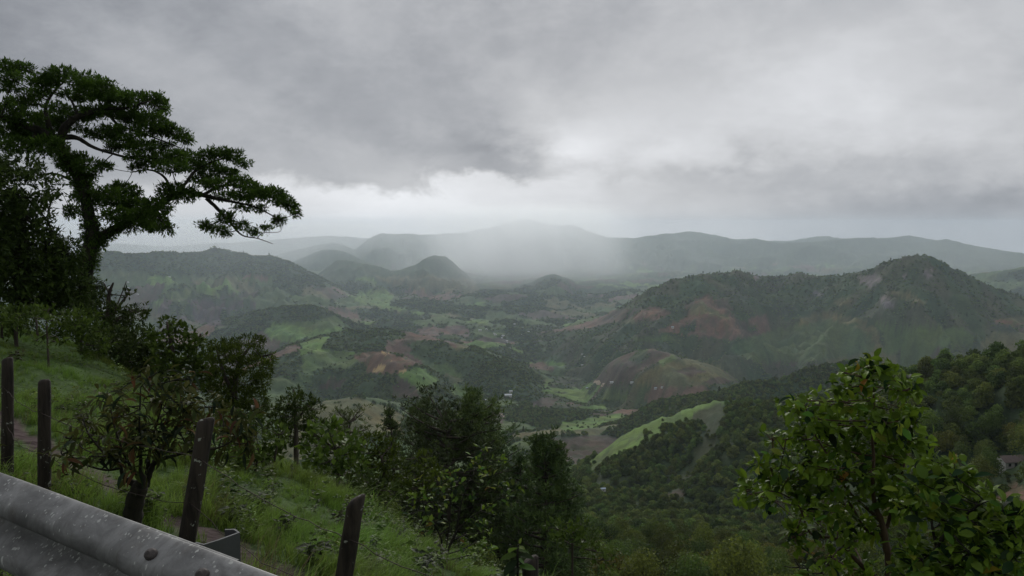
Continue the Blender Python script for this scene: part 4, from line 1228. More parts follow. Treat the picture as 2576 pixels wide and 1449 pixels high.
px, py = c6([(1618, 1028)])[0]; house(px, py, 0, 'small white shed just behind the long white farmhouse', None, 1.0, 0.3, 1000, lift=1.5)
px, py = c6([(1365, 525)])[0]; house(px, py, 1, 'white house standing alone left of the valley village', None, 1.4, 0, 1500, lift=1.5)
px, py = c6([(1415, 1102)])[0]; house(px, py, 0, 'small pale house at the foot of the bright sloping meadow', None, 0.9, 0.5, 1000, lift=1)
px, py = c6([(2248, 1003)])[0]; house(px, py, 2, 'blue grey roofed house on the green knoll near the bend of the dirt track', None, 1.2, 0.2, 1000, lift=1.5)
house(1540, 966, 0, 'left of two white houses at the foot of the bare brown hill', None, 1.2, 0, 1300, lift=1.5)
house(1591, 966, 1, 'right of two white houses at the foot of the bare brown hill', None, 1.0, 0.2, 1300, lift=1.5)
house(1648, 977, 2, 'blue grey house in the dip below the bare brown hill', None, 1.2, 0.1, 1000, lift=1.5)
house(1665, 976, 0, 'white house beside the blue grey one below the bare brown hill', None, 0.9, 0.3, 1000, lift=1.5)
house(1721, 1019, 0, 'whitish hut on the near grass ridge left of the bright meadow edge', None, 0.9, 0.35, 800, 1700, lift=1)
house(1695, 822, 2, 'pale shed on the red ploughed slope of the big right hill', None, 1.4, 0.1, 1800, lift=1)
house(1518, 1254, 2, 'light blue roof showing through the treetops in the near wood', None, 0.55, 0.3, 100, 700, lift=6)
house(2540, 1186, 3, 'house with rusty brown roof on the near hill at the right edge', None, 0.95, 0.15, 120, 420, lift=1.2)

# dirt tracks
M_TRACK = mat_plain('pale dirt', (0.36, 0.28, 0.20), 0.95, var=0.25, scale=0.1)
def track(pts, w, rmin, rmax, name='dirt_track'):
    W3 = np.array([nearest_visible(px, py, rmin, rmax)[0] for px, py in pts])
    q, _ = subdivide(W3, np.ones(len(W3)), 6)
    t = norm(np.gradient(q[:, :2], axis=0)); nrm = np.stack([-t[:, 1], t[:, 0]], -1)
    ww = w * (1 + 0.25 * RNG.normal(0, 1, len(q)))[:, None] * 0.5
    L, R = q[:, :2] - nrm * ww, q[:, :2] + nrm * ww
    v = []
    for a, b in zip(L, R):
        v += [(a[0], a[1], ground_z(a[0], a[1])[0] + 0.9), (b[0], b[1], ground_z(b[0], b[1])[0] + 0.9)]
    f = [(2 * i, 2 * i + 1, 2 * i + 3, 2 * i + 2) for i in range(len(q) - 1)]
    o = link(bpy.data.objects.new(name, mesh_np(name, v, quads=f, mat=M_TRACK))); tag(o, kind='structure')
track(c6([(2330, 845), (2290, 862), (2250, 890), (2228, 905), (2238, 925), (2290, 945), (2380, 972)]), 7, 1300, 2600)
track(c6([(1495, 1180), (1520, 1195), (1560, 1222), (1590, 1242)]), 6, 1000, 2400)

# ================================================================== ROAD AND GUARDRAIL
M_ASPH = mat_plain('asphalt', (0.05, 0.05, 0.052), 0.9, var=0.3, scale=30, bump=0.3)
cA = RN * (RAIL_OFF - 0.15); hl = 40
v = []
for s_ in (-hl, hl):
    for o_ in (0, -7.2):
        p2 = RD * s_ + cA + RN * o_; v.append((p2[0], p2[1], ROAD_Z + 0.006))
rd = link(bpy.data.objects.new('road', mesh_np('road', v, quads=[(0, 1, 3, 2)], mat=M_ASPH))); tag(rd, kind='structure')

def mat_galv():
    m, N, out = mat_new('weathered galvanised steel')
    t = N.new('ShaderNodeTexCoord'); ob = t.outputs['Object']
    big = N.noise(ob, 5.0, 9, 0.72, 0.8)
    base = N.mix(N.smooth(big, 0.3, 0.7), (0.11, 0.11, 0.108, 1), (0.30, 0.30, 0.295, 1))
    # grime bands and lichen flecks
    mp = N.new('ShaderNodeMapping'); mp.inputs['Scale'].default_value = (1.9, 1.9, 0.8); mp.inputs['Rotation'].default_value = (0.0, 0.0, 0.3)
    N.link(ob, mp.inputs[0])
    wob_ = N.noise(mp.outputs[0], 55, 5, 0.7)
    vor = N.new('ShaderNodeTexVoronoi'); vor.inputs['Scale'].default_value = 42; N.link(mp.outputs[0], vor.inputs['Vector']); vor.inputs['Randomness'].default_value = 1
    dd = N.m('ADD', vor.outputs['Distance'], N.m('MULTIPLY', N.m('SUBTRACT', wob_, 0.5), 1.3))
    vc = N.new('ShaderNodeSeparateColor'); N.link(vor.outputs['Color'], vc.inputs[0])
    thr = N.m('MULTIPLY', N.smooth(vc.outputs[0], 0.35, 1.0), 0.37)
    thr = N.m('MULTIPLY', thr, N.m('MULTIPLY_ADD', N.smooth(N.noise(ob, 7.0, 3, 0.6), 0.42, 0.6), 1.1, 0.25))
    fleck = N.smooth(N.m('SUBTRACT', thr, dd), -0.02, 0.05)
    col = N.mix(N.m('MULTIPLY', fleck, 0.75), base, (0.50, 0.51, 0.48, 1))
    grime = N.smooth(N.noise(ob, 9, 7, 0.7), 0.55, 0.75)
    col = N.mix(N.m('MULTIPLY', grime, 0.55), col, (0.13, 0.115, 0.10, 1))
    mp2 = N.new('ShaderNodeMapping'); mp2.inputs['Scale'].default_value = (9, 9, 0.8); N.link(ob, mp2.inputs[0])
    drip = N.smooth(N.noise(mp2.outputs[0], 3.0, 6, 0.7), 0.52, 0.72)
    col = N.mix(N.m('MULTIPLY', drip, 0.45), col, (0.09, 0.075, 0.06, 1))
    p = N.new('ShaderNodeBsdfPrincipled'); N.link(col, p.inputs['Base Color'])
    N.link(N.m('SUBTRACT', 0.25, N.m('MULTIPLY', fleck, 0.24)), p.inputs['Metallic'])
    N.link(N.m('MULTIPLY_ADD', fleck, 0.25, 0.62), p.inputs['Roughness'])
    b = N.new('ShaderNodeBump'); b.inputs['Strength'].default_value = 0.35; b.inputs['Distance'].default_value = 0.004
    N.link(N.m('ADD', fleck, N.m('MULTIPLY', wob_, 0.6)), b.inputs['Height']); N.link(b.outputs[0], p.inputs['Normal'])
    N.link(p.outputs[0], out.inputs[0])
    return m
M_GALV = mat_galv()
M_BOLT = mat_plain('rusty bolt steel', (0.075, 0.066, 0.062), 0.7, 0.5, var=0.5, scale=60, bump=0.4)
RAIL_TOP = -0.816
half = [(0.004, 0.0), (0.014, -0.001), (0.030, -0.010), (0.052, -0.025), (0.068, -0.036), (0.078, -0.048), (0.083, -0.062), (0.083, -0.080), (0.079, -0.092), (0.068, -0.104), (0.045, -0.120), (0.024, -0.135), (0.010, -0.144), (0.002, -0.152), (0.0, -0.156)]
prof = half + [(d, -0.312 - h) for d, h in reversed(half[:-1])]
prof = np.array(prof)
rail_root_s = -2.05
rail_root = np.array([*(RN * RAIL_OFF + RD * rail_root_s), RAIL_TOP])
def rail_pt(s, d, h):
    """along the road, towards the road, height above the rail's top edge; relative to the rail's root"""
    q = RN * (RAIL_OFF - d) + RD * s
    return np.array([q[0], q[1], RAIL_TOP + h]) - rail_root
def along(px, py, h=0.0, d=0.0):
    """position along the rail of a pixel's line of sight crossing the rail's plane"""
    dr = ray(px, py); k = (RAIL_OFF - d) / (dr[0] * RN[0] + dr[1] * RN[1])
    q = dr * k; return q[0] * RD[0] + q[1] * RD[1], q[2]
s_lap, _ = along(372, 1347); s_end, _ = along(601, 1403)
print('rail along: lap %.2f end %.2f' % (s_lap, s_end))
def sheet(name, s0, s1, off, parent):
    ss = np.arange(s0, s1 + 0.001, (s1 - s0) / max(2, int(abs(s1 - s0) / 0.12)))
    th = 0.003; vs = []
    P2 = prof.copy()
    tn = norm(np.gradient(P2, axis=0)); nr = np.stack([-tn[:, 1], tn[:, 0]], -1)   # outward (towards the road)
    nr = np.where((nr[:, :1] < 0) & (np.abs(nr[:, :1]) > 0.2), -nr, nr)
    n = len(P2)
    for s in ss:
        wv = 0.0025 * math.sin(s * 2.1 + off * 900) + 0.0015 * math.sin(s * 6.3)
        for layer in (0, 1):
            for k in range(n):
                d = P2[k, 0] + off + wv - layer * th; h = P2[k, 1]
                vs.append(rail_pt(s, d, h))
    m = len(ss); f = []
    for i in range(m - 1):
        for layer in (0, 1):
            for k in range(n - 1):
                a = i * 2 * n + layer * n + k; b = a + 2 * n
                f.append((a, a + 1, b + 1, b) if layer == 0 else (a, b, b + 1, a + 1))
        for k in (0, n - 1):
            a = i * 2 * n + k; f.append((a, a + 2 * n, a + 3 * n, a + n))
    for i in (0, m - 1):
        for k in range(n - 1):
            a = i * 2 * n + k; f.append((a, a + 1, a + n + 1, a + n))
    return link(bpy.data.objects.new(name, mesh_np(name, vs, quads=f, mat=M_GALV, smooth=True)), parent)
gr = empty('guardrail', tuple(rail_root))
tag(gr, 'grey galvanised crash barrier with pale lichen flecks along the road edge', 'guardrail')
lo_s, hi_s = min(s_lap, s_end), max(s_lap, s_end)
s_near = hi_s                                       # the lap: each beam overlaps the other here
sheet('rail_beam', lo_s - 0.0, 9.0, 0.0, gr)        # beam running off to the left, its end hidden behind
near_beam = sheet('rail_beam', -4.5, hi_s, 0.0042, gr)          # beam on the near side, on top in the lap
def bolt_mesh():
    tb = Tubes(); r_ = 0.0165
    pts = np.array([(0, 0, -0.004), (0, 0, 0.0), (0, 0, 0.005), (0, 0, 0.009), (0, 0, 0.0115)])
    tb.add(pts, np.array([r_, r_, r_ * 0.93, r_ * 0.7, r_ * 0.25]), 14)
    m_ = tb.mesh('bolt', M_BOLT); return m_
BM = bolt_mesh()
for px, py in ((389, 1371), (518, 1422)):
    for lobe in (0, 1):
        # on the upper face of the upper lobe, and mirrored on the lower face of the lower one
        d, h = 0.060, -0.031
        s, _z = along(px, py, d=0.055)
        if lobe: h = -0.312 - h
        slope = np.array([0.60, 0.80 if not lobe else -0.80])
        o = link(bpy.data.objects.new('bolt', BM), near_beam)
        nvec = Vector((-RN[0] * slope[0], -RN[1] * slope[0], slope[1])).normalized()
        pt_ = rail_pt(s, d + 0.006, h + (0.004 if not lobe else -0.004))
        o.location = Vector(pt_); o.rotation_euler = nvec.to_track_quat('Z', 'Y').to_euler(); o.scale = (1.25, 1.0, 1)
# the steel channel post behind the lap
def on_plane(px, py, z):
    d = ray(px, py); k = z / d[2]; return d * k
ZP = -0.885
pl = [on_plane(x, y, ZP) for x, y in ((492, 1364), (513, 1369), (549, 1358), (601, 1339), (590, 1331), (566, 1332))]
pl = np.array([(p_[0], p_[1]) for p_ in pl])
pc_ = pl.mean(0)
pst = empty('guardrail_post', (pc_[0], pc_[1], ROAD_Z - 0.9)); tag(pst, 'folded steel channel post standing behind the barrier joint', 'post')
tn = norm(np.gradient(pl, axis=0)); nr = np.stack([-tn[:, 1], tn[:, 0]], -1) * 0.0035
vs, f = [], []
for z in (0.0, ZP - (ROAD_Z - 0.9)):
    for sgn in (-1, 1):
        for a, b in zip(pl, nr): vs.append((a[0] + sgn * b[0] - pc_[0], a[1] + sgn * b[1] - pc_[1], z))
n = len(pl)
for k in range(n - 1):
    f += [(k, k + 1, 2 * n + k + 1, 2 * n + k), (n + k, 3 * n + k, 3 * n + k + 1, n + k + 1), (2 * n + k, 2 * n + k + 1, 3 * n + k + 1, 3 * n + k)]
f += [(0, 2 * n, 3 * n, n), (n - 1, 2 * n - 1, 4 * n - 1, 3 * n - 1)]
M_POSTS = mat_plain('dull zinc', (0.085, 0.088, 0.09), 0.5, 0.5, var=0.35, scale=12, bump=0.2)
link(bpy.data.objects.new('channel', mesh_np('channel', vs, quads=f, mat=M_POSTS)), pst)
link(bpy.data.objects.new('bolt', BM), pst).location = (0, -0.02, ZP - (ROAD_Z - 0.9) - 0.12)
# further posts off to both sides carry the beam
for s in (4.8, 8.6, -3.9):
    o = empty('guardrail_post', (*(RN * (RAIL_OFF + 0.12) + RD * s), ROAD_Z - 0.9)); tag(o, 'steel channel post under the crash barrier further along', 'post', 'guardrail posts further along')
    c = bpy.data.objects.new('channel', bpy.data.meshes['channel']); link(c, o)

# ================================================================== FENCE
M_WOOD = mat_bark('dark wet fence wood', (0.016, 0.013, 0.011), (0.05, 0.04, 0.032), 14, (1, 1, 0.16), (0.30, 0.31, 0.27), 0.64, 0.85, 0.8)
POSTS = [  # top pixel, base pixel, distance at top, radius, chamfer, label
 ((20, 900), (18, 1300), 9.2, 0.058, 0.3, 'blunt upright wooden fence post at the left edge of the view'),
 ((111, 957), (111, 1300), 8.2, 0.052, 0.15, 'thin upright wooden fence post second from the left'),
 ((521, 1050), (470, 1360), 6.2, 0.055, 0.45, 'leaning wooden fence post behind the red tinged shrub'),
 ((898, 1240), (845, 1560), 5.0, 0.057, 1.0, 'leaning wooden fence post with slanted top in open grass'),
 ((1332, 1398), (1325, 1650), 4.75, 0.057, 0.8, 'dark fence post tip at the bottom edge beside the seedling')]
post_pts = []
for (tp, bp, r, rad, ch, lab) in POSTS:
    T = P(tp[0], tp[1], r); lean = P(bp[0], bp[1], r) - T
    d = norm(lean); g_ = 1.75
    B = T + d * g_
    gz = ground_z(B[0], B[1])[0]
    L = (T[2] - gz + 0.35) / max(0.2, -d[2])
    nseg = 16
    tt = np.linspace(0, 1, nseg)
    bend = np.array([RNG.normal(0, .012), RNG.normal(0, .012), 0])
    pts = T[None] + d[None] * (L * (1 - tt))[:, None] + bend[None] * np.sin(tt * 3.1)[:, None] * 1.0
    rads = rad * (1.12 - 0.14 * tt + 0.05 * np.sin(tt * 21 + r) * 0.5)
    ax = -d
    a_ = norm(np.cross(ax, [0.2, 1, 0.1])); b_ = np.cross(ax, a_)
    sides = 14; ang = np.linspace(0, 2 * math.pi, sides, endpoint=False)
    rim = 1 + 0.10 * np.sin(ang * 2 + r) + 0.06 * np.sin(ang * 3 + 2 * r) + RNG.normal(0, .02, sides)
    ring = pts[:, None] + (rads[:, None] * rim[None])[..., None] * (np.cos(ang)[None, :, None] * a_ + np.sin(ang)[None, :, None] * b_)
    # slanted, rounded top
    side_ = ((np.cos(ang)[:, None] * a_ + np.sin(ang)[:, None] * b_) @ np.array([1, 0, 0]))
    ring[-1] += ax[None] * (-(0.5 - 0.5 * side_) * ch * rad * 1.6 - rad * 0.1)[:, None]
    top2 = ring[-1].mean(0) + (ring[-1] - ring[-1].mean(0)) * 0.72 + ax * rad * 0.35
    vs = np.concatenate([ring.reshape(-1, 3), top2, (top2.mean(0) + ax * rad * 0.08)[None]])
    f = []; m = nseg
    for i in range(m):
        for k in range(sides):
            a = i * sides + k; b = i * sides + (k + 1) % sides
            if i < m - 1: f.append((a, b, b + sides, a + sides))
            else: f.append((a, b, b + sides, a + sides))
    tri = [(m * sides + k, m * sides + (k + 1) % sides, (m + 1) * sides) for k in range(sides)]
    base = pts[0]
    me_ = mesh_np('fence_post', vs - base, quads=f, tris=tri, mat=M_WOOD, smooth=True)
    o = link(bpy.data.objects.new('fence_post', me_)); o.location = Vector(base)
    tag(o, lab, 'fence post', 'wooden fence posts along the slope')
    post_pts.append((T, d, rad))
M_WIRE = mat_plain('rusty wire', (0.05, 0.035, 0.03), 0.7, 0.5, var=0.4, scale=20)
order = [0, 1, 2, 3, 4]
first = post_pts[0]; lastp = post_pts[-1]
ext0 = (first[0] + (first[0] - post_pts[1][0]) * 1.2, first[1], first[2]); ext1 = (lastp[0] + (lastp[0] - post_pts[3][0]) * 1.4, lastp[1], lastp[2])
chain_ = [ext0] + [post_pts[i] for i in order] + [ext1]
for wi, (dn, lab) in enumerate(((0.28, 'topmost rusty barbed wire strung between the wooden fence posts'), (0.62, 'middle rusty barbed wire strung between the wooden fence posts'), (0.98, 'lowest rusty barbed wire strung between the wooden fence posts'))):
    tb, bb = Tubes(), Tubes()
    for (A, da, ra), (B, db, rb) in zip(chain_[:-1], chain_[1:]):
        a = A + da * dn + np.array([0, -ra, 0]); b = B + db * dn + np.array([0, -rb, 0])
        t = np.linspace(0, 1, 14)[:, None]
        p_ = a * (1 - t) + b * t; sag = 0.05 + 0.05 * wi
        p_[:, 2] -= sag * 4 * (t * (1 - t))[:, 0]; p_ += RNG.normal(0, .006, p_.shape)
        tb.add(p_, np.full(14, 0.0028), 4)
        nb_ = int(np.linalg.norm(b - a) / 0.13)
        for k in range(nb_):
            tt_ = (k + 0.5) / nb_; c = a * (1 - tt_) + b * tt_; c[2] -= sag * 4 * tt_ * (1 - tt_)
            u = norm(RNG.normal(0, 1, 3))
            bb.add(np.array([c - u * 0.014, c, c + u * 0.014]), np.array([0.0008, 0.0018, 0.0008]), 3)
    rt = empty('barbed_wire', tuple(chain_[3][0])); tag(rt, lab, 'barbed wire', 'barbed wire strands of the fence')
    for nm, t_ in (('wire', tb), ('barbs', bb)):
        me_ = t_.mesh(nm, M_WIRE); me_.transform(Matrix.Translation(-rt.location))
        c = link(bpy.data.objects.new(nm, me_), rt)
        if nm == 'barbs': c['kind'] = 'stuff'
# ================================================================== GRASS ON THE SLOPE
def mat_grass(name, base, tip, rough=0.5):
    m, N, out = mat_new(name)
    a = N.new('ShaderNodeAttribute'); a.attribute_name = 'tint'
    oi = N.new('ShaderNodeObjectInfo')
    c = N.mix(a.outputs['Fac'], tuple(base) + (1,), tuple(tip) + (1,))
    g = N.new('ShaderNodeNewGeometry')
    n = N.noise(g.outputs['Position'], 0.35, 4, 0.6)
    hsv = N.new('ShaderNodeHueSaturation'); N.link(c, hsv.inputs['Color'])
    N.link(N.m('MULTIPLY_ADD', n, 0.10, 0.445), hsv.inputs['Hue'])
    N.link(N.m('MULTIPLY_ADD', oi.outputs['Random'], 0.6, N.m('MULTIPLY_ADD', n, 0.9, 0.25)), hsv.inputs['Value'])
    p = N.new('ShaderNodeBsdfPrincipled'); N.link(hsv.outputs[0], p.inputs['Base Color']); p.inputs['Roughness'].default_value = rough
    p.inputs['Specular IOR Level'].default_value = 0.3
    tr = N.new('ShaderNodeBsdfTranslucent'); N.link(hsv.outputs[0], tr.inputs[0])
    ms = N.new('ShaderNodeMixShader'); ms.inputs[0].default_value = 0.35
    N.link(p.outputs[0], ms.inputs[1]); N.link(tr.outputs[0], ms.inputs[2]); N.link(ms.outputs[0], out.inputs[0])
    return m
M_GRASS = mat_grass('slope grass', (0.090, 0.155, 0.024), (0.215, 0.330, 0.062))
M_DRY = mat_grass('dry grass stems', (0.07, 0.065, 0.03), (0.19, 0.15, 0.08))
def tuft(seed, n, h, spread, w, lean, mat, segs=4, droop=0.5):
    rng = np.random.default_rng(seed); V, F, T = [], [], []
    for b in range(n):
        p0 = np.array([rng.normal(0, spread), rng.normal(0, spread), -0.03])
        a = rng.uniform(0, 6.28); d = np.array([math.cos(a), math.sin(a)]) * rng.uniform(0.15, 0.7) + np.array(lean)
        H = h * rng.uniform(0.5, 1.15); sd = norm(np.array([-d[1], d[0], 0.0]) + rng.normal(0, .3, 3) * np.array([1, 1, 0]))
        base = len(V)
        for k in range(segs + 1):
            t = k / segs
            c = p0 + np.array([d[0] * H * t ** 1.8 * 0.75, d[1] * H * t ** 1.8 * 0.75, H * (t - droop * t ** 2.6 * 0.55)])
            ww = w * (1 - t ** 1.6) * rng.uniform(0.8, 1.2) * 0.5 + 0.0004
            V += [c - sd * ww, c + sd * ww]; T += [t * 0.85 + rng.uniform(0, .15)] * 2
            if k: F.append((base + 2 * k - 2, base + 2 * k - 1, base + 2 * k + 1, base + 2 * k))
    return mesh_np('tuft_%d' % seed, V, quads=F, mat=mat, attrs={'tint': ('FLOAT', np.clip(np.array(T), 0, 1))})
def weed(seed, n, h, L, mat):
    rng = np.random.default_rng(seed)
    pos, d = [], []
    for st in range(5):
        a = rng.uniform(0, 6.28); b = np.array([math.cos(a) * .5, math.sin(a) * .5, 1.0]); b = norm(b)
        for k in range(n // 5):
            t = rng.uniform(0.15, 1); pos.append(b * h * t + rng.normal(0, .015, 3)); aa = rng.uniform(0, 6.28)
            d.append([math.cos(aa), math.sin(aa), rng.uniform(-.1, .6)])
    pos, d = np.array(pos), norm(np.array(d)); fr = frames(d, norm(rng.normal(0, .3, pos.shape) + np.array([0, 0, 1])))
    LL = L * rng.uniform(0.6, 1.2, len(pos))
    v, f, t = leaf_cloud(pos, fr, LL, LL * 0.5, rng.random(len(pos)), T_FOLD); q, t3 = split_faces(f)
    return mesh_np('weed_%d' % seed, v, quads=q, tris=t3, mat=mat, attrs={'tint': ('FLOAT', t)})
M_WEED = mat_leaf('weed leaves', (0.048, 0.092, 0.020), 0.4, 0.6, 0.25, inst=True)
M_WEED_D = mat_leaf('dark weed leaves', (0.026, 0.040, 0.018), 0.4, 0.6, 0.2, inst=True)
def brow_excess(x, y):
    """how far the point is down past the brow"""
    d = np.full_like(x, 1e9); sg = np.zeros_like(x)
    for a, b in zip(BROW[:-1], BROW[1:]):
        ex, ey = b - a; L = math.hypot(ex, ey)
        t = np.clip(((x - a[0]) * ex + (y - a[1]) * ey) / L ** 2, 0, 1)
        dd = np.hypot(x - (a[0] + t * ex), y - (a[1] + t * ey)); sd = -(ex * (y - a[1]) - ey * (x - a[0])) / L
        u = dd < d; d = np.where(u, dd, d); sg = np.where(u, -np.sign(sd), sg)
    return d * sg
NC = 260000
xs = RNG.uniform(-40, 12, NC); ys = RNG.uniform(0.2, 50, NC)
rs_ = np.hypot(xs, ys)
qd = xs * RN[0] + ys * RN[1]
be = brow_excess(xs, ys)
dens = np.clip(110 * (6 / np.maximum(rs_, 3)) ** 0.95, 5, 110)
acc = (RNG.random(NC) < dens / (NC / (52 * 49.8))) & (qd > RAIL_OFF + 0.22) & (be < 3.0) & (rs_ < 46)
ax_, ay_ = xs[acc], ys[acc]
az_ = ground_z(ax_, ay_)
gx, gy = project(ax_, ay_, az_)
pm = path_mask(ax_, ay_) + 0.10 * fbm(ax_ * 2, ay_ * 2, 3, 91)
ok = (gx > -350) & (gx < 2100) & (gy < 2300) & (pm > 0.17 + 0.08 * RNG.random(len(pm)))
ax_, ay_, az_ = ax_[ok], ay_[ok], az_[ok]
n = len(ax_); print('grass tufts', n)
lush = fbm(ax_ / 2.2, ay_ / 2.2, 3, 121)
short = np.clip(0.75 + 0.9 * lush, 0.35, 1.35)
up_left = sstep(np.hypot(ax_, ay_), 11, 17)             # grazed shorter higher up the slope
short *= 1 - 0.45 * up_left
k_ = np.where((RNG.random(n) < 0.05 + 0.16 * (fbm(ax_ / 1.6, ay_ / 1.6, 3, 131) > 0.25)), 4, RNG.integers(0, 4, n))
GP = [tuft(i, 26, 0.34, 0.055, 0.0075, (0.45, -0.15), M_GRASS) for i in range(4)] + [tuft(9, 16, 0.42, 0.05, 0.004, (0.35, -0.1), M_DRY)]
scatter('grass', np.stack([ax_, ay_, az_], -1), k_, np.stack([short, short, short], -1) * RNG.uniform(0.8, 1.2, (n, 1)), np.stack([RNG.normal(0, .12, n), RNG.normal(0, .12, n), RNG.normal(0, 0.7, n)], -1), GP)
# low weeds among the grass
m = (fbm(ax_ / 1.3 + 5, ay_ / 1.3, 3, 141) > 0.18) & (RNG.random(n) < 0.12)
wx_, wy_, wz_ = ax_[m], ay_[m], az_[m]; nw_ = len(wx_)
s_ = RNG.uniform(0.6, 1.5, nw_)
scatter('weeds', np.stack([wx_, wy_, wz_], -1), RNG.integers(0, 4, nw_), np.stack([s_, s_, s_], -1), np.stack([np.zeros(nw_), np.zeros(nw_), RNG.uniform(0, 6, nw_)], -1),
        [weed(1, 40, 0.24, 0.07, M_WEED), weed(2, 50, 0.34, 0.06, M_WEED), weed(3, 40, 0.2, 0.09, M_WEED_D), weed(4, 60, 0.4, 0.055, M_WEED)])

# ================================================================== THE BIG LEANING TREE
M_TREE = mat_leaf('tree leaves', (0.040, 0.086, 0.018), 0.45, 0.55, 0.35)
M_TREE_D = mat_leaf('dark ivy leaves', (0.032, 0.060, 0.018), 0.4, 0.6, 0.15)  # darker green foliage of the dense tree on the left
M_BARKD = mat_bark('dark mossy bark', (0.012, 0.012, 0.009), (0.04, 0.035, 0.025), 5, (1, 1, 0.3), (0.09, 0.10, 0.07), 0.66)
def cv1(p): return (p[0] * 0.49, p[1] * 0.49 + 79)
RT = 33.0
limbs = [
 [(430,1440,36),(440,1280,34),(452,1180,33),(468,1080,36),(470,1000,32),(450,900,30),(425,800,30),(392,720,30),(340,640,30),(280,570,28),(200,510,22),(90,470,16),(-20,430,12)],
 [(300,590,24),(330,500,22),(400,440,16),(520,400,11),(640,395,8),(760,360,4)],
 [(320,540,18),(400,548,12),(470,590,9),(560,622,7),(680,652,6),(745,650,4)],
 [(285,570,20),(250,480,14),(235,390,9),(262,330,7),(300,285,5),(330,260,4)],
 [(400,430,9),(372,365,6),(330,300,5)],
 [(470,1090,30),(530,1052,27),(600,1010,24),(680,965,22),(760,930,20),(830,885,20),(900,838,18),(980,825,14),(1080,850,12),(1180,872,8),(1290,895,5),(1370,930,4),(1430,965,3)],
 [(900,838,12),(958,775,9),(1000,720,8),(1100,665,5),(1200,650,3)],
 [(880,840,10),(850,755,7),(775,712,5),(680,722,3)],
 [(1060,855,12),(1125,918,10),(1180,978,7),(1242,1045,4.5),(1320,1062,3),(1400,1090,1.6)],
 [(1320,1062,2.4),(1350,1035,2),(1430,1030,1.5),(1450,1005,1.2)],
 [(560,430,9),(610,480,7),(720,520,5),(830,560,4),(930,600,3)],
 [(200,510,14),(150,600,9),(140,680,6)],
 [(235,740,5),(250,730,5),(300,735,6),(360,760,8)],
 [(1040,840,10),(1150,790,8),(1280,800,6),(1400,840,4),(1490,890,2.5)],
 [(250,950,8),(255,900,5),(280,850,3),(320,830,2)],
]
pads = [(40,190,70,36),(110,190,55,28),(55,240,60,24),(50,290,48,26),(210,280,66,50),(180,330,48,30),(310,222,80,30),(268,250,40,26),(330,330,26,22),
 (440,262,90,40),(500,300,95,44),(430,332,75,32),(560,335,88,38),(620,352,78,36),(120,368,80,26),(40,362,30,14),(300,395,52,26),(705,350,56,34),(780,345,66,30),(820,380,46,32),(850,405,26,16),
 (640,420,110,38),(520,420,105,34),(420,440,76,34),(330,480,86,50),(230,460,76,44),(140,450,66,34),(50,430,70,50),(60,520,80,50),(160,540,88,54),(700,460,88,36),(790,455,76,36),(850,500,66,32),
 (760,515,86,26),(905,530,66,28),(950,560,50,24),(620,520,100,30),(520,525,90,28),(640,575,100,28),(730,600,80,26),(815,590,70,24),(250,600,80,50),(90,590,78,40),(690,640,52,14),(580,600,50,20),
 (705,705,46,18),(762,668,66,28),(830,655,68,34),(900,645,68,30),(960,640,56,26),(880,700,76,30),(980,690,76,36),(1060,640,56,28),(1130,630,66,28),(1195,640,54,34),(1250,680,42,22),(1090,700,76,32),(1170,735,66,32),
 (1040,760,84,28),(1230,780,66,30),(1120,790,80,28),(880,830,64,56),(960,842,66,42),(1180,850,86,26),(1290,800,48,26),(1280,845,84,30),(1340,830,84,32),(1400,840,74,36),(1450,875,56,34),(1490,905,46,28),(1522,938,24,20),
 (1340,912,46,16),(1430,975,36,32),(1240,905,54,16),(1160,960,46,36),(1060,1000,44,28),(1140,1030,54,26),(1240,1000,44,24),(1310,1030,44,20),(1370,1010,30,14),
 (410,655,52,24),(455,690,72,24),(530,695,46,16),(560,700,20,12),(450,735,50,24),(560,840,84,30),(450,855,76,42),(620,808,66,30),(685,825,44,24),(600,880,96,44),(700,900,96,44),(800,905,76,44),(600,950,76,40),(700,970,96,46),(800,975,76,44),(860,1020,34,26),
 (370,930,44,34),(430,780,50,40),(350,680,60,46),(540,1105,14,10),(640,1020,50,20),(780,1010,60,26)]
limbs = [[(x, y, w * 0.84) for x, y, w in l_] for l_ in limbs]
pads = [(x, y - ry * 0.12, rx * 1.06, ry * 0.80) for x, y, rx, ry in pads]
tp, _r = hit(215, 745, 20)
tb_ = P(214, 768, RT); tb_[2] = ground_z(tb_[0], tb_[1])[0]
plant('spreading_tree', 'big spreading tree with a long leaning limb reaching right over the valley', 'tree', tb_, cv1, RT, limbs, pads, (0.17, 0.055), M_BARKD, M_TREE,
      depth=1.5, dens=6.0, ntwig=7, twig_r=0.014, up=0.35, spread=0.8, pad_layers=1, shell=0.25, per=7, trunk_wrap=0.17, wood_name='trunk', leaf_name='crown')
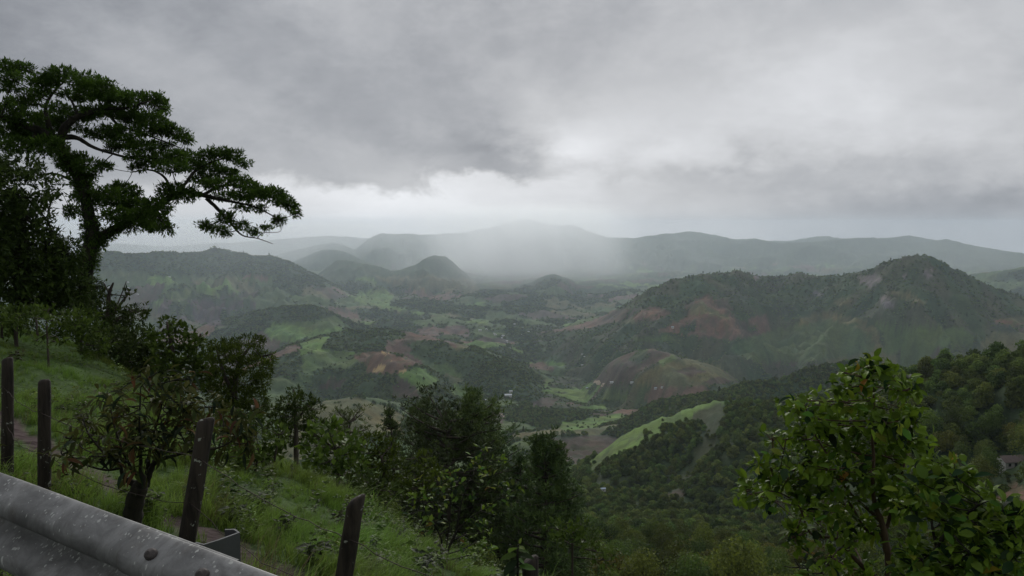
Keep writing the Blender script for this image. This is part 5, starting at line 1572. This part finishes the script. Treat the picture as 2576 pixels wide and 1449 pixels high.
# its left neighbour: a dense dark tree cut by the picture edge
padsL = [(x, y, rx, ry) for x, y, rx, ry in [(40,470,90,50),(0,540,80,60),(62,540,56,55),(50,610,90,60),(105,625,46,40),(-20,640,70,60),(50,680,110,60),(150,680,50,50),(170,640,30,40),(20,740,90,50),(110,740,80,50),(175,720,40,50),(190,745,40,30),(40,425,60,26),(-60,500,80,70),(-80,620,90,90),(-60,420,70,50)]]
limbsL = [[(60,800,16),(55,720,15),(60,640,13),(50,560,10),(35,480,7)],[(60,700,9),(110,640,6),(130,580,4)],[(58,660,9),(0,600,6),(-40,540,5)],[(120,800,10),(125,720,8),(150,680,5),(160,650,3)]]
bL = P(60, 800, 29.0); bL[2] = ground_z(bL[0], bL[1])[0]
plant('dense_tree', 'dense dark ivy hung tree filling the left edge beside the spreading tree', 'tree', bL, lambda p: p, 29.0, limbsL, padsL, (0.19, 0.075), M_BARKD, M_TREE_D,
      depth=1.6, dens=1.5, ntwig=4, twig_r=0.014, up=0.1, spread=1.0, pad_layers=2, per=6, leaf_name='crown')

# ================================================================== SHRUBS AND YOUNG TREES
ident = lambda p: p
M_BUSH = mat_leaf('bush leaves', (0.046, 0.084, 0.022), 0.45, 0.6, 0.25)
M_BUSH_D = mat_leaf('dark bush leaves', (0.032, 0.056, 0.019), 0.45, 0.6, 0.2)
M_BUSH_F = mat_leaf('feathery leaves', (0.042, 0.070, 0.016), 0.45, 0.6, 0.25)
M_BUSH_L = mat_leaf('light bush leaves', (0.060, 0.112, 0.028), 0.4, 0.55, 0.3)
def bush(name, label, cat, r, limbs, pads, leaf, lm, depth=None, dens=1.0, by=None, **kw):
    dens *= 1.7
    x0 = limbs[0][0]
    b = P(x0[0], x0[1], r)
    b[2] = min(b[2], ground_z(b[0], b[1])[0])
    if b[2] < P(x0[0], x0[1], r)[2] - 0.15:         # run the stem down to the soil
        q = b; px_, py_ = project(*[np.array([c]) for c in q]); limbs = [[(float(px_[0]), float(py_[0]), x0[2])] + list(limbs[0])] + limbs[1:]
    return plant(name, label, cat, b, ident, r, limbs, pads, leaf, M_BARK, lm, depth=depth if depth is not None else r * 0.035, dens=dens, group=None, **kw)
bush('twiggy_shrub', 'twiggy half bare shrub to the right of the spreading tree trunk', 'shrub', 31, [[(250,850,7),(270,800,5),(275,740,4),(285,712,2)],[(262,820,4),(300,770,3),(325,735,2)],[(262,830,5),(320,790,3),(370,780,2)],[(275,740,2),(262,712,1)],[(290,780,2),(310,730,1.2),(318,708,1)]],
     [(250,760,34,40),(235,730,26,30),(270,800,50,36),(300,800,40,20),(345,780,34,11),(320,812,44,18),(325,742,16,8),(280,850,50,34),(230,800,36,46),(300,835,44,24),(362,790,16,8)], (0.17, 0.07), M_BUSH_D, dens=1.1, ntwig=7, twig_r=0.012)
bush('leafy_shrub', 'dark leafy shrub spilling down behind the grass brow on the left', 'shrub', 25, [[(300,960,6),(300,900,5),(290,860,3)]],
     [(270,870,60,40),(330,890,60,40),(300,920,70,36),(360,930,50,36),(290,850,44,26),(350,860,44,30),(385,900,40,44),(330,960,60,26),(240,850,34,26),(370,960,50,30)], (0.15, 0.07), M_BUSH_D, dens=1.3)
bush('broadleaf_tree', 'small broadleaf tree with loose hanging leaves between the twiggy shrub and the feathery tree', 'tree', 23, [[(440,1000,8),(440,930,6),(430,860,4),(420,810,2)],[(440,930,4),(490,880,3),(505,840,2)]],
     [(425,812,24,14),(400,835,26,14),(450,830,26,16),(500,850,28,16),(410,860,34,20),(460,860,40,22),(500,880,34,24),(400,890,34,24),(450,900,46,28),(510,920,40,30),(420,930,44,30),(480,950,50,34),(400,960,34,30),(530,950,30,26),(455,985,50,24)], (0.17, 0.09), M_BUSH, dens=1.1)
bush('feathery_tree', 'feathery brownish green tree standing against the misty valley', 'tree', 21, [[(590,1080,9),(590,1000,7),(600,920,5),(630,870,3)],[(590,1000,5),(560,930,4),(545,880,2)],[(600,920,4),(650,900,3),(685,890,1.5)]],
     [(545,870,26,12),(580,865,26,12),(625,860,40,11),(650,858,18,7),(560,890,40,20),(610,885,50,20),(665,900,30,13),(685,905,12,6),(580,920,50,24),(640,925,44,22),(670,930,20,12),(560,950,44,24),(620,960,50,26),(660,965,24,20),(590,1000,56,28),(640,1010,36,26),(550,990,34,30),(600,1050,60,34)], (0.12, 0.03), M_BUSH_F, dens=1.6, per=9, spread=0.6, up=0.2)
bush('grass_sapling', 'small thin sapling standing alone in the grass below the dense tree', 'sapling', 19, [[(121,885,2.2),(119,840,2),(118,800,1.4),(124,775,1)],[(119,840,1.2),(100,850,1),(92,858,.8)],[(119,850,1.2),(140,845,1),(150,858,.8)]],
     [(122,780,16,10),(105,800,18,10),(135,805,18,12),(95,855,14,8),(145,860,18,9),(118,830,20,12),(160,790,14,8)], (0.13, 0.06), M_BUSH, dens=0.9)
bush('low_bush', 'low green bush at the foot of the dense dark tree', 'bush', 22, [[(40,830,4),(40,800,3)],[(205,890,3),(205,850,2.5),(200,820,2)],[(5,850,3),(5,815,2)],[(95,845,3),(92,805,2)]],
     [(0,800,50,24),(50,795,50,22),(90,800,34,22),(20,820,60,20),(180,815,44,26),(220,830,44,30),(160,835,34,22),(235,870,36,26),(200,795,40,20)], (0.13, 0.06), M_BUSH, dens=1.2)
bush('hillside_bush', 'dark rounded bush right of the feathery tree', 'bush', 19, [[(745,1130,6),(745,1060,5),(740,1000,3)],[(745,1060,4),(775,1020,2)]],
     [(742,985,16,16),(725,1015,34,20),(765,1010,36,18),(790,1030,22,20),(710,1050,34,28),(755,1050,50,28),(700,1085,40,28),(750,1095,56,30),(790,1070,30,26),(680,1030,26,20)], (0.11, 0.05), M_BUSH_D, dens=1.2)
bush('big_leaf_bush', 'big leaved green bush on the brow above the leaning post', 'bush', 14.5, [[(850,1230,5),(850,1180,4),(845,1130,3)],[(850,1190,3),(890,1150,2)]],
     [(800,1080,30,22),(830,1090,34,24),(870,1110,34,26),(795,1120,36,30),(845,1130,44,34),(895,1140,30,34),(820,1165,44,34),(880,1180,36,34),(910,1200,24,26),(780,1090,20,20),(790,1160,30,26)], (0.15, 0.10), M_BUSH_L, dens=1.2, per=4)
bush('yellowish_bush', 'yellowish green bush between the big leaved bush and the pines', 'bush', 16, [[(970,1260,5),(965,1200,4),(960,1150,3)]],
     [(940,1110,34,16),(980,1125,28,18),(920,1140,30,22),(960,1160,44,28),(1000,1180,30,26),(935,1195,40,28),(985,1210,44,26),(1010,1230,26,18),(940,1225,40,18),(910,1180,20,22),(1070,1150,20,16),(1090,1180,26,22),(1100,1210,30,24),(1060,1200,24,26),(1050,1230,40,20)], (0.105, 0.05), M_BUSH_F, dens=1.2)
bush('low_bush', 'low dark bush under the big leaved bush where the grass ends', 'bush', 13, [[(955,1250,3),(950,1220,2)]],
     [(900,1205,30,22),(930,1220,34,20),(960,1235,36,18),(910,1230,34,14),(990,1238,26,14)], (0.12, 0.06), M_BUSH_D, dens=1.2)
bush('roadside_weed', 'tall weedy bush below the feathery tree at the grass edge', 'bush', 12.5, [[(600,1190,3),(600,1130,2.5),(590,1080,1.5)],[(640,1200,3),(650,1140,2)],[(690,1160,3),(700,1110,2)]],
     [(560,1070,26,22),(600,1060,34,26),(640,1080,36,28),(600,1110,40,30),(650,1130,36,26),(690,1120,30,24),(560,1120,30,30),(640,1170,40,20),(690,1150,30,26),(700,1090,24,20),(580,1150,40,20)], (0.12, 0.06), M_BUSH, dens=1.0)
bush('bramble', 'pale leaved bramble at the lower edge of the grass slope', 'bush', 11.5, [[(1440,1370,3),(1440,1340,2)]],
     [(1400,1330,30,18),(1440,1340,36,22),(1480,1360,34,20),(1420,1360,36,16),(1500,1385,30,18),(1460,1320,24,16),(1530,1410,24,16)], (0.11, 0.045), M_BUSH, dens=1.1)

# ------------------------------------------------------------------ pines below the brow
def pine(px, top, r, h, w, label, seed, **kw):
    T = P(px, top, r)
    tb2, (v, f, t) = pine_arrays(seed, h, w, **kw)
    q, t3 = split_faces(f)
    z0 = T[2] - h
    root = empty('pine_tree', (T[0], T[1], z0), 0); tag(root, label, 'pine tree', 'pines below the grass brow')
    link(bpy.data.objects.new('trunk', tb2.mesh('trunk', M_BARK)), root)
    link(bpy.data.objects.new('crown', mesh_np('crown', v, quads=q, tris=t3, mat=M_PINE, attrs={'tint': ('FLOAT', t)})), root)
    return root
pine(1174, 992, 62, 21, 10, 'tallest pine with a pointed leader in the middle clump', 3, whorls=26, tuft=0.42, taper=0.5, ntuft=22, nee=12, bare=0.1)
pine(1128, 1036, 60, 19, 12.0, 'broad pine just left of the tallest one', 4, whorls=24, tuft=0.42, taper=0.28, ntuft=24, nee=12, bare=0.1)
pine(1062, 1016, 64, 20, 8.5, 'pine with a narrow top at the left end of the clump', 5, whorls=24, tuft=0.42, taper=0.8, ntuft=20, nee=12, bare=0.1)
pine(1205, 1062, 66, 18, 12.0, 'lower bushy pine at the right end of the clump', 6, whorls=22, tuft=0.42, taper=0.4, ntuft=20, nee=12, bare=0.1)
pine(995, 1020, 80, 20, 6.0, 'slim pine standing apart left of the clump', 8, whorls=22, tuft=0.42, taper=1.0, ntuft=9, nee=10, bare=0.1)
pine(1379, 1105, 58, 15, 10.0, 'dark wide pine right of the centre sapling', 9, whorls=22, tuft=0.45, taper=0.8, ntuft=20, nee=12, bare=0.12)
pine(1425, 1160, 62, 13, 6.5, 'smaller pine at the right shoulder of the dark wide one', 10, whorls=18, tuft=0.45, taper=0.9, ntuft=10, nee=10, bare=0.12)
pine(1310, 1150, 66, 14, 7.0, 'half hidden pine behind the centre sapling', 12, whorls=18, tuft=0.45, taper=0.8, ntuft=10, nee=10, bare=0.12)
pine(870, 1030, 70, 18, 9.0, 'thin crowned pine in the dark wood left of the slim one', 13, whorls=18, tuft=0.42, taper=0.4, ntuft=9, nee=9, bare=0.2)

# ------------------------------------------------------------------ plants close to the viewer, large leaves as parts
def leafset(prefix, cols, curl):
    out = []
    for i, (c, y, w) in enumerate(cols):
        m_ = mat_leaf(prefix + ' leaf %s' % ['green', 'young', 'dark', 'old'][i], c, 0.3, 0.6, 0.35, inst=True, spec=0.1, yellow=y)
        me_ = leaf_mesh('leaf', m_, curl * (1 + 0.3 * (i - 1))); me_['w'] = w; out.append(me_)
    return out
cA3 = lambda p: (p[0] * .3267 + 142, p[1] * .3267 + 868)
M_RED = mat_leaf('reddish shrub leaves', (0.045, 0.062, 0.022), 0.5, 0.6, 0.3, yellow=(1.4, 1.05, 0.8))
LS_RED = leafset('red shrub', [((0.050, 0.072, 0.026), (1.2, 1.1, .8), 6), ((0.085, 0.055, 0.026), (1.1, 1, .8), 1.8), ((0.020, 0.032, 0.017), (1, 1, 1), 4)], 1.6)
lim = [[(585,1345,66),(602,1210,62),(640,1100,56),(660,1040,34),(650,960,15),(650,800,9),(640,600,6),(650,320,4)],
       [(625,1080,30),(520,1010,17),(480,900,12),(400,862,9),(260,705,6),(205,570,4)], [(480,950,9),(380,962,8),(230,922,6),(110,850,5),(60,770,3)],
       [(680,1080,34),(725,960,24),(778,892,16),(940,842,11),(1060,812,9),(1250,790,7),(1390,700,5),(1432,570,3)],
       [(700,1040,22),(722,800,10),(800,510,6),(822,390,4)], [(745,900,12),(880,705,7),(1000,525,5),(1035,440,3)], [(600,1000,14),(505,800,8),(440,600,6),(405,410,4)], [(1250,790,5),(1290,640,4),(1270,530,3)]]
pad = [(400,370,90,44),(380,440,76,50),(650,235,56,50),(720,240,90,44),(960,255,100,50),(880,335,110,50),(820,425,90,50),(1050,445,110,50),(740,440,90,50),(560,470,86,44),(215,562,64,40),(260,625,84,44),(440,560,84,54),(640,560,110,60),(850,525,110,60),(1000,560,120,54),(1185,475,84,44),(1260,525,100,50),(1440,535,94,50),(120,705,74,34),(180,765,90,44),(60,850,64,50),(150,872,74,50),(350,705,100,60),(420,820,100,60),(560,725,110,70),(760,665,120,70),(950,665,110,70),(1320,645,120,60),(1430,645,84,50),(1285,762,120,60),(1420,765,84,50),(700,785,110,60),(860,790,100,60),(330,860,76,50),(1060,735,90,54),(600,900,90,56),(500,640,90,60),(1130,620,90,54)]
b3 = P(*cA3((585, 1400)), 7.4); b3[2] = ground_z(b3[0], b3[1])[0]
lim[0] = [(560, 1345 + max(0, (project(b3[0], b3[1], b3[2])[1] - cA3((0, 1345))[1]) / .3267), 70)] + lim[0]
plant('red_tinged_shrub', 'shrub with drooping reddish long leaves on a thick mossy stump, behind the guardrail', 'shrub', b3, cA3, 7.4, lim, pad, (0.120, 0.034), M_BARKD, M_RED,
      depth=0.55, dens=3.0, ntwig=2, twig_r=0.006, tpl=T_LEAF, up=0.15, spread=0.75, per=6, droop=0.25, leaf_objs=280, leaf_meshes=LS_RED)

cS = lambda p: (p[0] * .2647 + 868, p[1] * .2647 + 1065.5)
M_SAP = mat_leaf('sapling leaves', (0.080, 0.145, 0.028), 0.45, 0.5, 0.35)
LS_SAP = leafset('sapling', [((0.075, 0.135, 0.028), (1.1, 1.1, .9), 5), ((0.150, 0.210, 0.042), (1.1, 1, .8), 2.0), ((0.026, 0.046, 0.018), (1, 1, 1), 4), ((0.14, 0.095, 0.022), (1, 1, 1), 0.25)], 0.9)
lim = [[(968,1300,13),(985,1190,12),(1055,1030,12),(1080,880,9),(1110,740,7),(1180,560,5),(1275,400,4),(1292,240,3)], [(903,1260,8),(915,1110,8),(855,970,6),(765,850,4),(730,700,3)],
       [(1058,1020,8),(1200,885,5),(1350,800,4),(1450,722,4),(1570,640,3)], [(965,1180,6),(1000,900,5),(1000,700,4),(1000,450,3)], [(1020,1110,6),(1150,1060,4),(1290,1040,3)], [(930,1040,4),(800,1025,3),(660,1025,2)]]
pad = [(1320,205,34,22),(1290,260,56,34),(1335,340,66,44),(1240,365,76,44),(1480,350,26,20),(1230,432,90,50),(1330,485,84,44),(1000,425,34,40),(1010,505,90,50),(905,562,120,50),(735,552,40,22),(785,622,74,44),(1150,545,54,34),(1322,592,54,44),(1000,645,100,54),(880,722,110,54),(645,720,84,50),(702,782,94,54),(822,862,110,60),(622,860,44,54),(870,962,84,70),(722,940,54,64),(1212,702,54,44),(1482,612,54,34),(1602,632,84,34),(1522,702,74,50),(1300,765,90,44),(1250,942,120,54),(1332,1002,84,54),(1150,1052,94,54),(1252,1122,110,54),(1342,1182,74,44),(1085,1182,50,50),(682,1032,34,30),(960,1185,40,40),(1400,860,70,40)]
bs, rs0 = hit(*cS((965, 1330)))
rs0 = min(max(rs0, 8.0), 10.5)
bs = P(*cS((965, 1330)), rs0); bs[2] = min(bs[2], ground_z(bs[0], bs[1])[0])
print('sapling r', rs0)
plant('broadleaf_sapling', 'bushy young sapling with oval green leaves in the centre foreground grass', 'sapling', bs, cS, rs0, lim, pad, (0.088, 0.046), M_BARKD, M_SAP,
      depth=0.40, dens=1.1, ntwig=2, twig_r=0.005, tpl=T_LEAF, up=0.35, spread=0.85, per=4, leaf_objs=280, leaf_meshes=LS_SAP)

cB = lambda p: (p[0] * .39 + 1854.7, p[1] * .39 + 884)
M_BIG = mat_leaf('big shrub leaves', (0.080, 0.150, 0.024), 0.45, 0.45, 0.35)
LS_BIG = leafset('big shrub', [((0.080, 0.150, 0.026), (1.1, 1.1, .9), 5), ((0.170, 0.250, 0.034), (1.1, 1, .8), 2.2), ((0.022, 0.046, 0.018), (1, 1, 1), 4), ((0.30, 0.19, 0.03), (1, 1, 1), 0.08)], 1.0)
lim = [[(985,1470,26),(960,1250,22),(930,1100,17),(890,1000,14),(872,850,11),(880,700,9),(872,560,8),(880,350,6),(872,140,4)],
       [(950,1200,13),(1000,1000,10),(1060,800,7),(1090,650,6),(1100,500,4),(1120,370,3)], [(930,1100,12),(800,980,8),(700,880,7),(600,700,6),(480,500,5),(440,350,3)],
       [(940,1190,11),(830,1150,8),(700,950,6),(520,860,5),(350,762,4),(180,750,3)], [(910,1480,17),(760,1340,14),(640,1212,10),(480,1180,7),(420,1050,5),(380,980,4),(250,905,4),(80,920,3)], [(360,1200,4),(420,1050,4),(400,1000,4)]]
pad = [(870,105,100,44),(800,170,120,54),(1020,190,110,54),(1100,255,54,44),(740,232,90,44),(680,130,54,24),(370,312,80,44),(470,322,54,34),(590,332,64,34),(330,382,54,24),(700,335,84,44),(860,335,74,44),(1060,405,100,44),(1150,440,26,18),
 (480,432,110,60),(640,470,120,64),(800,432,130,64),(960,470,100,54),(230,545,64,24),(330,562,84,44),(420,572,74,54),(600,602,120,64),(860,602,140,64),(1070,572,100,54),(1190,562,44,44),(960,672,110,44),
 (200,742,84,54),(260,802,90,54),(400,722,110,64),(400,852,110,74),(560,762,76,54),(640,822,90,54),(800,802,110,64),(920,882,90,74),(60,902,64,50),(140,932,84,64),(230,955,54,54),(430,962,84,54),(360,1200,64,74),(350,1130,60,50),(640,1112,84,34),(540,1100,60,40),(1040,820,70,60),(700,640,90,60),(700,1000,90,60),(560,1040,80,50),(860,1120,80,60),(1000,980,80,60),(740,1240,80,50),(620,1330,90,60),(800,1420,90,50)]
rB = 6.3
bB = P(*cB((985, 1600)), rB); bB[2] = ground_z(bB[0], bB[1])[0]
pyb = project(bB[0], bB[1], bB[2])[1]
lim[0] = [(1000, (float(pyb) - 884) / .39, 30)] + lim[0]
plant('tall_leafy_shrub', 'tall leafy shrub with bright yellow green top leaves in the right foreground', 'shrub', bB, cB, rB, lim, pad, (0.090, 0.050), M_BARKD if False else mat_bark('brown shrub stems', (0.05, 0.032, 0.02), (0.11, 0.075, 0.05), 10), M_BIG,
      depth=0.50, dens=2.3, pad_layers=2, ntwig=2, twig_r=0.005, tpl=T_LEAF, up=0.25, spread=0.85, per=4, droop=0.1, leaf_objs=290, leaf_meshes=LS_BIG)
lim = [[(1250,1500,16),(1300,1250,12),(1420,1100,9),(1560,990,6),(1650,950,4)], [(1270,1480,12),(1500,1300,9),(1700,1150,6),(1830,1060,4)], [(1290,1300,9),(1250,1050,7),(1300,900,6),(1400,790,4)], [(1260,1450,8),(1160,1350,6),(1110,1260,4)], [(1500,1300,7),(1650,1330,5),(1800,1340,4)]]
pad = [(1240,692,54,16),(1222,782,84,54),(1352,772,110,54),(1442,782,54,44),(1300,872,120,64),(1450,882,90,54),(1200,902,94,54),(1082,1002,84,54),(1550,962,74,54),(1650,962,54,34),(1742,1042,94,54),(1822,1082,54,54),(1320,1082,110,54),(1500,1112,110,54),(1650,1202,130,74),(1800,1202,94,74),(1382,1212,94,54),(1122,1262,110,54),(1172,1352,110,64),(1502,1312,120,54),(1682,1332,110,54),(1802,1352,94,74),(1332,1402,110,54),(1062,1422,64,34),(1420,1000,100,60),(1600,1050,90,60),(1500,1420,120,50),(1700,1430,120,50),(430,1385,84,40),(400,1440,90,30)]
rC = 5.6
bC = P(*cB((1260, 1600)), rC); bC[2] = ground_z(bC[0], bC[1])[0]
pyb = project(bC[0], bC[1], bC[2])[1]
lim[0] = [(1250, (float(pyb) - 884) / .39, 20)] + lim[0]
plant('low_leafy_shrub', 'lower spreading leafy shrub filling the bottom right corner', 'shrub', bC, cB, rC, lim, pad[:-2], (0.086, 0.049), M_BARKD, M_BIG,
      depth=0.45, dens=2.3, pad_layers=2, ntwig=2, twig_r=0.005, tpl=T_LEAF, up=0.25, spread=0.85, per=4, droop=0.1, leaf_objs=290, leaf_meshes=LS_BIG)
bD = P(2040, 1440, 7.5); bD[2] = ground_z(bD[0], bD[1])[0]
pyd = float(project(*bD)[1])
plant('low_seedling', 'small leafy shoot peeping over the bottom edge left of the tall leafy shrub', 'seedling', bD, ident, 7.5, [[(2045, pyd, 3), (2035, 1470, 3), (2025, 1425, 2)]], [(2010,1425,40,18),(2045,1410,24,12),(2070,1440,20,16)], (0.13, 0.06), M_BARKD, M_SAP, depth=0.15, dens=0.7, tpl=T_LEAF, per=5, leaf_objs=20, leaf_meshes=LS_SAP)
# seedling beside the last post, paired broad leaves up one stem
cE = lambda p: (p[0] * .2647 + 868, p[1] * .2647 + 1065.5)
rE = 4.55
bE = P(*cE((1645, 1500)), rE); bE[2] = ground_z(bE[0], bE[1])[0]; pye = float(project(*bE)[1])
rootE = empty('broadleaf_seedling', tuple(bE)); tag(rootE, 'single stemmed seedling with broad paired leaves against the bottom post tip', 'seedling')
te = Tubes(); st = np.array([bE, P(*cE((1640, 1400)), rE), P(*cE((1638, 1240)), rE), P(*cE((1655, 1140)), rE)])
sp_, sr_ = subdivide(st, np.array([0.009, 0.008, 0.006, 0.003]), 8)
te.add(sp_, sr_, 7); me_ = te.mesh('stem', M_BARKD); me_.transform(Matrix.Translation(-Vector(bE))); link(bpy.data.objects.new('stem', me_), rootE)
for (bx, by, tx, ty_, dz, kk) in [(1655,1150,1670,1090,0,1),(1650,1170,1700,1180,-.05,0),(1648,1200,1760,1215,.03,0),(1645,1210,1720,1165,.1,0),(1640,1240,1470,1275,0,0),(1645,1250,1770,1250,-.05,2),(1642,1290,1500,1420,-.06,2),(1648,1300,1740,1330,.1,0),(1640,1340,1460,1440,.05,2),(1640,1180,1560,1190,.1,0),(1638,1360,1560,1460,-.1,2),(1650,1360,1820,1360,.05,0),(1640,1400,1500,1300,.15,2)]:
    a = P(*cE((bx, by)), rE); b = P(*cE((tx, ty_)), rE + dz)
    d = b - a; L = np.linalg.norm(d); fr = frames(d[None], norm(np.array([[RNG.normal(0, .3), -0.5, 1.0]])))[0]
    o = bpy.data.objects.new('leaf', LS_SAP[min(kk, 2)]); Mx = Matrix(fr.tolist()).to_4x4(); Mx.translation = Vector(a - bE)
    o.matrix_basis = Mx @ Matrix.Diagonal((L * 1.05, L * 0.46, L, 1)); link(o, rootE)
